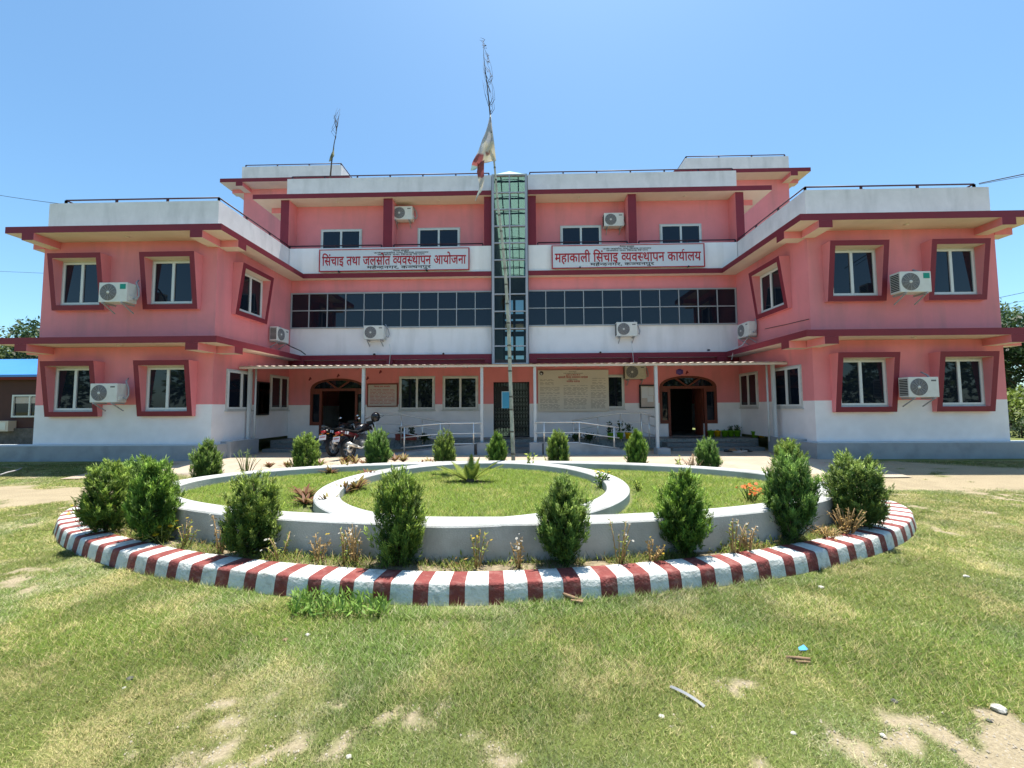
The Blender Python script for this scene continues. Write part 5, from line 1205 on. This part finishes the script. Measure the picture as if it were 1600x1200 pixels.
def motorcycle(label, loc, rz, tailcol, lean):
    t = thing('motorcycle', label, 'motorcycle', loc, rz, 'parked motorcycles'); t.rotation_euler = (lean, 0, rz)
    wheel_parts(t, 0); wheel_parts(t, 1.30)
    m = MB()
    for y in (-.09, .09): m.tube([(0, y, .3), (.30, y, .36), (.45, y * 1.1, .36)], .022, 6); m.tube([(.04, y * 1.15, .32), (.22, y * 1.15, .66)], [.03, .026], 8); m.tube([(-.15, y * .8, .80), (.35, y, .70), (.95, y * .4, .86)], .018, 6)
    m.tube([(.98, 0, .92), (.92, 0, .55), (.62, 0, .28), (.40, 0, .34)], .022, 6); m.build('chassis', M['black'], t)
    m = MB(); m.obox((.58, 0, .42), (.34, .24, .24)); m.obox((.70, 0, .58), (.18, .17, .24), (0, .4, 0))
    for i in range(5): m.obox((.70 + .005 * i, 0, .50 + .04 * i), (.21, .20, .012), (0, .4, 0))
    m.lathe([(0, -.16), (.09, -.155), (.10, -.1), (.10, .1), (.09, .155), (0, .16)], 18, (.52, 0, .40), 'y'); m.build('engine', M['acdark'], t)
    blob(MB(), [(.40, .84, .06, .04), (.48, .88, .12, .10), (.66, .91, .15, .125), (.84, .91, .15, .12), (.96, .88, .08, .07)]).build('fuel_tank', M['bikeblack'], t)
    blob(MB(), [(-.22, .87, .07, .025), (-.05, .86, .11, .04), (.20, .80, .13, .045), (.42, .79, .09, .05), (.50, .83, .05, .03)]).build('seat', M['black'], t)
    blob(MB(), [(-.34, .82, .05, .03), (-.22, .80, .10, .06), (.0, .75, .12, .07), (.25, .69, .12, .08), (.38, .66, .10, .05)]).build('tail_panel', M[tailcol], t)
    m = MB()
    for s in (-1, 1): m.obox((-.08, s * .113, .775), (.05, .012, .09), (0, .6, 0)).obox((-.16, s * .105, .79), (.04, .012, .08), (0, .6, 0))
    m.build('tail_stripe', M['paper'], t)
    MB().tube([(-.12, -.13, .86), (-.32, -.10, .93), (-.36, 0, .94), (-.32, .10, .93), (-.12, .13, .86)], .014, 8).build('grab_rail', M['black'], t)
    blob(MB(), [(-.41, .785, .05, .025), (-.38, .79, .085, .045), (-.33, .79, .085, .045)]).build('tail_lamp', M['lens'], t)
    m = MB(); N = 14
    for i in range(N):
        a0, a1 = rad(20 + 95 * i / N), rad(20 + 95 * (i + 1) / N)
        m.add([(-.36 * math.sin(a0 - .6), y, .3 + .36 * math.cos(a0 - .6)) for y in (-.065, .065)] + [(-.36 * math.sin(a1 - .6), y, .3 + .36 * math.cos(a1 - .6)) for y in (-.065, .065)], [(0, 1, 3, 2)])
    m.tube([(-.30, 0, .78), (-.40, 0, .60), (-.42, 0, .52)], .03, 6); m.build('rear_mudguard', M['black'], t)
    p = MB().obox((-.43, 0, .62), (.012, .24, .15), (0, .25, 0)); p.build('number_plate', M['plate'], t)
    m = MB()
    for i in range(5): m.obox((-.439, -.085 + .04 * i, .635), (.004, .02, .036), (0, .25, 0)); m.obox((-.431, -.08 + .04 * i, .59), (.004, .024, .034), (0, .25, 0))
    m.build('plate_mark', M['inkred'], t)
    for s in (-1, 1):
        m = MB(); m.tube([(-.33, s * .08, .72), (-.34, s * .17, .72)], .01, 6); blob(m, [(-.375, .72, .01, .01), (-.36, .72, .022, .022), (-.32, .72, .022, .022)], 10)
        ob = m.build('indicator', mat('amber_lens', (.6, .22, .02), .3) if s < 0 and 'amber' not in M else M.setdefault('amber', bpy.data.materials['amber_lens']), t)
    m = MB().tube([(.62, -.13, .34), (.40, -.16, .27), (.12, -.18, .36)], [.025, .03, .035], 10).tube([(.16, -.18, .34), (-.20, -.20, .46)], [.05, .058], 14).tube([(-.20, -.20, .46), (-.24, -.20, .475)], [.03, .03], 10); m.build('exhaust', M['steel'], t)
    m = MB()
    for y in (-.10, .10): m.tube([(1.30, y, .30), (1.10, y, .78), (1.0, y, .98)], [.026, .026, .02], 8)
    m.bar((1.02, -.12, .95), (1.02, .12, .95), .05, .04); m.build('front_fork', M['steel'], t)
    m = MB()
    for i in range(N):
        a0, a1 = rad(-55 + 110 * i / N), rad(-55 + 110 * (i + 1) / N)
        m.add([(1.30 + .335 * math.sin(a0 + .1), y, .3 + .335 * math.cos(a0 + .1)) for y in (-.055, .055)] + [(1.30 + .335 * math.sin(a1 + .1), y, .3 + .335 * math.cos(a1 + .1)) for y in (-.055, .055)], [(0, 1, 3, 2)])
    m.build('front_mudguard', M[tailcol], t)
    m = MB().tube([(.82, -.38, 1.04), (.90, -.30, 1.07), (.99, -.1, 1.0), (.99, .1, 1.0), (.90, .30, 1.07), (.82, .38, 1.04)], .013, 8)
    m.tube([(.84, -.36, 1.045), (.90, -.27, 1.065)], .02, 8).tube([(.84, .36, 1.045), (.90, .27, 1.065)], .02, 8).obox((1.05, 0, 1.06), (.08, .2, .08)); m.build('handlebar', M['black'], t)
    blob(MB(), [(1.02, .94, .10, .10), (1.12, .93, .11, .12), (1.18, .92, .07, .08)]).build('headlamp', M['bikeblack'], t)
    for s in (-1, 1):
        mm = MB().tube([(.92, s * .27, 1.07), (.93, s * .33, 1.20)], .008, 6); blob(mm, [(.935, 1.225, .065, .04), (.96, 1.225, .06, .036), (.985, 1.225, .02, .012)], 14); q = mm.build('mirror', M['black'], t); q.location = (0, s * .345, 0)
        mm2 = MB(); blob(mm2, [(.931, 1.225, .057, .034), (.934, 1.225, .057, .034)], 16); mm2.build('mirror_glass', M['mirror'], q); 
        q.data.transform(Matrix.Translation((0, -s * .345 * 0, 0)))
    for q in [k for k in kids(t) if k.name.startswith('mirror')]:
        s = 1 if q.location.y > 0 else -1
        q.data.transform(Matrix.Identity(4)); q.location.y = s * .33
        for v in q.data.vertices:
            if v.co.z < 1.185: v.co.y -= s * .33
    MB().tube([(.45, .10, .30), (.40, .24, .03), (.44, .27, .0)], .012, 6).build('side_stand', M['steel'], t)
    return t
c = on_ground(545, 717.5, .158)
heading = math.atan2(1.22, .42)
motorcycle('red tailed motorcycle with white plate, the nearer one by the left steps', (c.x, c.y, .158), heading, 'bikered', rad(-7))
c2 = on_ground(521, 713, .158)
motorcycle('black motorcycle with red tail lamp, the farther one by the left steps', (c2.x, c2.y, .158), heading + .12, 'bikeblack', rad(-7))
h = Vector((c.x, c.y, .158)) + Vector((math.cos(heading) * .92 + math.sin(heading) * .20, math.sin(heading) * .92 - math.cos(heading) * .20, 1.22))
t = thing('helmet', 'black motorcycle helmet with dark visor hung on the handlebar of the nearer motorcycle', 'helmet', h)
m = MB()
for i in range(10):
    pass
m.lathe([(.0, .155), (.06, .148), (.105, .115), (.132, .06), (.135, .0), (.128, -.06), (.115, -.10), (.10, -.11), (.085, -.10)], 22); m.build('shell', M['bikeblack'], t).rotation_euler = (.25, .2, 0)
m = MB()
for i in range(9):
    a0, a1 = rad(-60 + 120 * i / 9), rad(-60 + 120 * (i + 1) / 9); m.add([(.145 * math.cos(a0), .145 * math.sin(a0), -.04), (.145 * math.cos(a1), .145 * math.sin(a1), -.04), (.135 * math.cos(a1), .135 * math.sin(a1), .055), (.135 * math.cos(a0), .135 * math.sin(a0), .055)], [(0, 1, 2, 3)])
m.build('visor', M['black'], t)

# ------------------------------------------------------------------ neighbour house, trees, hedge
nb = thing('brown_house', 'low brown house with bright blue sheet roof beyond the left wing', 'house', (-25, 18, 0))
z0 = on_depth(20, 672, 17).z
part_of(nb, MB().box(-31, -18.6, 17, 24, .9, 3.0), 'wall', M['brown'])
part_of(nb, MB().box(-31, -18.55, 16.9, 24, -.2, .9), 'stone_base', M['stone'])
m = MB(); m.add([(-31.5, 16.6, 3.16), (-18, 16.6, 3.16), (-18, 20.5, 4.35), (-31.5, 20.5, 4.35), (-18, 24.5, 3.16), (-31.5, 24.5, 3.16)], [(0, 1, 2, 3), (3, 2, 4, 5)]).box(-31.5, -18, 16.58, 16.6, 3.08, 3.18)
part_of(nb, m, 'roof', M['bluesheet'])
part_of(nb, MB().box(-31.3, -18.3, 16.75, 16.85, 2.98, 3.10), 'eave_board', M['red'])
a, b = on_depth(20, 617, 16.95), on_depth(53, 652, 16.95); m = MB(); ring(m, a.x, a.x + 1.55, b.z, a.z, .07, 16.93, 17.02); m.box(a.x + .74, a.x + .80, 16.94, 17.01, b.z + .07, a.z - .07)
w = part_of(nb, m, 'window', M['frame']); part_of(nb, MB().box(a.x + .06, a.x + 1.5, 16.985, 16.995, b.z + .06, a.z - .06), 'pane', M['glass'], w)
part_of(nb, MB().add([(a.x + .1 + i * .09, 16.982 - .008 * (i % 2), z) for i in range(15) for z in (b.z + .6, a.z - .1)], [[2*i, 2*i+2, 2*i+3, 2*i+1] for i in range(14)]), 'curtain', M['paper2'], w)
c = on_depth(2, 666, 16.6); t = thing('meter_box', 'pale cabinet mounted low on the brown house wall at the left edge', 'cabinet', (c.x, 16.7, c.z)); m = MB().box(-.5, .16, 0, .28, -.22, .22); m.build('cabinet', M['cream'], t); MB().box(-.4, .06, -.012, -.002, -.16, .16).build('door', M['acbody'], t)
def tree(name, label, x, y, H, R, seed, n, col, trunk=.18, crown=(.35, 1.0), leaf=.22, group=None):
    rs = np.random.RandomState(seed); t = thing(name, label, 'tree', (x, y, 0), 0, group)
    nc = 26; cc = np.stack([rs.randn(nc) * R * .45, rs.randn(nc) * R * .45, H * (crown[0] + (crown[1] - crown[0]) * rs.rand(nc) ** .8)], 1)
    env = np.sqrt(np.clip(1 - ((cc[:, 2] / H - (crown[0] + .25)) / (.85)) ** 2, .1, 1)); cc[:, :2] *= env[:, None]
    m = MB(); m.tube([(0, 0, -.3), (.08, .05, H * .25), (0, .1, H * .5), (.05, 0, H * .8)], [trunk, trunk * .8, trunk * .55, trunk * .2], 9)
    for c in cc: b = np.array([0, 0, H * (.2 + .3 * rs.rand())]); m.tube([b, (b + c) / 2 + [0, 0, -.2], c], [trunk * .35, trunk * .2, trunk * .06], 5)
    m.build('trunk', M['bark'], t)
    k = rs.randint(0, nc, n); rc = R * (.26 + .16 * rs.rand(nc)); d = rs.randn(n, 3); d /= np.linalg.norm(d, axis=1, keepdims=True); P = cc[k] + d * (rc[k] * rs.rand(n) ** .4)[:, None] * [1, 1, .75]
    D = d * .6 + rs.randn(n, 3) * .6 + [0, 0, -.1]; D /= np.linalg.norm(D, axis=1, keepdims=True)
    cl = col * (.65 + .6 * rs.rand(nc))[k][:, None] * (.7 + .6 * rs.rand(n, 1))
    V, Fq, T = leaf_cards(P, D, leaf * (.6 + .8 * rs.rand(n)), np.full(n, leaf * .5), cl, rs); fast_mesh('crown', V, Fq, M['leaf'], T, t); return t
LG, DG = np.array([.085, .125, .025]), np.array([.045, .08, .022])
tree('broadleaf_tree', 'spreading green tree behind the blue roof at the left edge', -33.5, 27, 6.0, 5.2, 1, 20000, LG)
tree('broadleaf_tree', 'taller tree top showing against the left wing above the eave', -28.7, 24.6, 6.8, 2.2, 2, 8000, DG)
tree('broadleaf_tree', 'dark tree filling the gap between blue roof and left wing', -30.5, 30, 5.6, 4.0, 3, 14000, DG * 1.15)
tree('mango_tree', 'big dark leaved tree beyond the right wing at the right edge', 32, 24.5, 7.0, 4.6, 4, 12000, DG, leaf=.3)
tree('mango_tree', 'pale topped tree behind the big one at the right edge', 34, 29, 8.4, 4.2, 5, 8000, LG * 1.1)
t = tree('round_bush', 'bright yellow green bush below the big tree at the right edge', 27.5, 21, 2.5, 2.4, 6, 6000, np.array([.15, .21, .025]), .08, (.2, .95), .2)
hg = thing('clipped_hedge', 'low clipped dark hedge running beside the right wing', 'hedge', (25.5, 19, 0))
n = 9000; P = np.stack([nrs.uniform(-3, 9, n), nrs.uniform(-.4, .4, n), nrs.uniform(.05, 1.0, n)], 1); D = nrs.randn(n, 3) + [0, 0, .4]; D /= np.linalg.norm(D, axis=1, keepdims=True)
V, Fq, T = leaf_cards(P, D, .12 + .1 * nrs.rand(n), np.full(n, .06), np.array([.05, .085, .02]) * (.5 + .9 * nrs.rand(n, 1)), np.random.RandomState(1)); fast_mesh('foliage', V, Fq, M['leaf'], T, hg)
m = MB()
for i in range(14): m.tube([(-2.8 + i * .85, 0, 0), (-2.75 + i * .85, .05, .8)], .03, 5)
m.build('stem', M['bark'], hg)

# ------------------------------------------------------------------ overhead cables
def cable(label, a, b, ya, yb, r=.012, sag=.0, grp='overhead cables'):
    p, q = on_depth(*a, ya), on_depth(*b, yb); d = q - p; e = q + d * 1.2
    pts = [p + (e - p) * (i / 16) - Vector((0, 0, sag * 4 * (i / 16) * (1 - i / 16))) for i in range(17)]
    tag(MB().tube(pts, r, 5).build('overhead_cable', M['cable']), label, 'cable', grp)
cable('thick black cable rising from the right wing roof rail to the right edge', (1530, 286.5), (1600, 272), 12.1, 10.5, .014)
cable('thin second cable from the right wing roof rail to the right edge', (1530, 288), (1600, 275), 12.12, 10.6, .008)
cable('dark cable from the left end of the left roof rail to the left edge', (92, 318), (0, 303), 12.1, 13, .008, .05)
cable('faint cable crossing the sky left of the left wing', (72, 427), (0, 424), 30, 30, .012)
for i, (a, b) in enumerate(((467, 457), (479, 470), (483.5, 479.5), (491, 485))):
    cable(('topmost', 'second', 'thickest, third', 'lowest')[i] + ' of four wires at the right edge above the trees', (1552, a), (1600, b), 34, 34, (.02, .015, .028, .015)[i])

# ------------------------------------------------------------------ litter and stones on the lawn
def rock(px, py, s, m_, label, z=0, name='stone', cat='stone'):
    c = on_ground(px, py, z); r = np.random.RandomState(int(px)); b = bmesh.new(); bmesh.ops.create_icosphere(b, subdivisions=2, radius=1)
    for v in b.verts: v.co = Vector((v.co.x * s * (.9 + .5 * r.rand()), v.co.y * s * (.8 + .4 * r.rand()), v.co.z * s * (.5 + .3 * r.rand())))
    me = bpy.data.meshes.new(name); b.to_mesh(me); b.free(); me.materials.append(M[m_]); o = bpy.data.objects.new(name, me); COL.objects.link(o); o.location = (c.x, c.y, z + s * .35); tag(o, label, cat)
for a in ((203, 1062, .018, 'darkstone', 'dark pebble on the dry lawn at lower left'), (194, 1076, .010, 'pale', 'small white pebble below the dark one at lower left'), (446, 1001, .018, 'drybark', 'brown clod on the lawn below the leafy weed patch'), (481, 993, .016, 'pale', 'pale pebble on the lawn just below the leafy weed patch'),
          (1560, 1110, .030, 'pale', 'white stone on bare soil at lower right'), (1034, 1121, .014, 'pale', 'small white pebble low in the middle of the lawn'), (545, 1184, .012, 'pale', 'white pebble at the bottom edge of the lawn'), (1397, 1097, .016, 'darkstone', 'grey pebble in the grass at lower right'), (1283, 919, .022, 'pale', 'white scrap in the grass near the right hand kerb'),
          (1510, 902, .022, 'pale', 'white scrap on the grass at the far right'), (1240, 1147, .012, 'pale', 'pale pebble on soil right of the grey strap'), (1545, 1127, .012, 'darkstone', 'dark pebble beside the white stone at lower right'), (1490, 1174, .010, 'darkstone', 'tiny dark pebble on the bare soil at the lower right corner'), (1379, 1150, .012, 'pale', 'pale gravel piece in the bare soil at lower right')): rock(*a)
c = on_ground(1256, 1016, .02); m = MB(); m.add([(-.03, 0, 0), (.0, -.02, .012), (.03, .0, .006), (.02, .03, .02), (-.02, .025, .004)], [(0, 1, 4), (1, 2, 3), (1, 3, 4)]); tag(m.build('candy_wrapper', M['scrap'], loc=c), 'crumpled blue wrapper on the lawn at right', 'litter')
c = on_ground(1248, 1034, .01); m = MB().tube([(-.06, .03, .01), (0, .01, .018), (.07, -.005, .02)], .010, 6).tube([(-.03, -.01, .008), (.06, -.02, .01)], .007, 6); tag(m.build('dry_stick', M['drybark'], loc=c), 'dry brown stick on the lawn below the blue wrapper', 'stick')
a, b, d = on_ground(1047, 1072, .015), on_ground(1078, 1084, .03), on_ground(1101, 1104, .012); m = MB(); L0 = []
for i in range(9):
    f = i / 8; p = a * (1 - f) ** 2 + b * 2 * f * (1 - f) + d * f * f; L0.append(p)
for i, p in enumerate(L0):
    t_ = (L0[min(8, i + 1)] - L0[max(0, i - 1)]).normalized(); s_ = Vector((-t_.y, t_.x, .3)).normalized() * .009; m.v += [(p - s_)[:], (p + s_)[:]]
    if i: k = 2 * i; m.f.append([k - 2, k - 1, k + 1, k]); m.m.append(0); m.sm.append(True)
tag(m.build('plastic_strap', M['strap']), 'grey curved plastic strap lying on the lawn', 'litter')
c = on_ground(892, 938, .02); m = MB().tube([(-.10, .05, .06), (-.05, .02, .04), (.02, 0, .02), (.09, -.015, .012)], [.006, .014, .018, .006], 7); m.obox((.05, -.02, .01), (.10, .05, .012), (0, 0, -.3)); tag(m.build('dry_bark_piece', M['drybark'], loc=c), 'curled dry bark piece leaning against the kerb front', 'litter')
a = [on_ground(px, py, .17) for px, py in ((0, 742), (12, 738), (24, 735.5), (33, 732))]; tag(MB().tube(a, .018, 6).build('garden_hose', M['greypipe']), 'grey hose lying on the grass strip at the far left', 'hose')
n = 6000; px = nrs.uniform(0, 1600, n); py = 1010 + 200 * nrs.rand(n) ** .8; P = np.array([on_ground(u, v, 0)[:] for u, v in zip(px, py)]); kp = nrs.rand(n) < bare(P[:, 0], P[:, 1]) ** .7; P = P[kp]; n = len(P)
Vt = np.array([[1, 0, 0], [-.5, .87, 0], [-.5, -.87, 0], [0, 0, 1.1]]); s_ = .003 + .006 * nrs.rand(n) ** 3; rt_ = nrs.rand(n) * 6.28
V = np.empty((n, 4, 3)); 
for k in range(4): V[:, k, 0] = P[:, 0] + s_ * (Vt[k, 0] * np.cos(rt_) - Vt[k, 1] * np.sin(rt_)); V[:, k, 1] = P[:, 1] + s_ * (Vt[k, 0] * np.sin(rt_) + Vt[k, 1] * np.cos(rt_)); V[:, k, 2] = .002 + s_ * Vt[k, 2]
Fq = (np.arange(n)[:, None, None] * 4 + np.array([[0, 1, 3], [1, 2, 3], [2, 0, 3]])[None]).reshape(-1, 3)
tag(fast_mesh('fine_gravel', V.reshape(-1, 3), Fq, M['gravel']), 'fine gravel scattered over the bare soil patches', 'gravel', kind='stuff')

# the belt of trees on the far side of the grounds, behind the viewpoint (the windows mirror it)
n = 16000; k = nrs.randint(0, 60, n); cx, cy, ch, cr = nrs.uniform(-70, 70, 60), nrs.uniform(-42, -26, 60), nrs.uniform(2.5, 7.5, 60), nrs.uniform(2.0, 4.0, 60)
d = nrs.randn(n, 3); d /= np.linalg.norm(d, axis=1, keepdims=True); P = np.stack([cx[k], cy[k], ch[k]], 1) + d * (cr[k] * nrs.rand(n) ** .4)[:, None]; P[:, 2] = np.maximum(P[:, 2], .2)
V, Fq, T = leaf_cards(P, d, .7 + .6 * nrs.rand(n), np.full(n, .5), np.array([.055, .09, .025]) * (.6 + .8 * nrs.rand(n, 1)), np.random.RandomState(3))
tag(fast_mesh('tree_belt', V, Fq, M['leaf'], T), 'far belt of trees across the grounds, seen only mirrored in the windows', 'trees', kind='stuff')
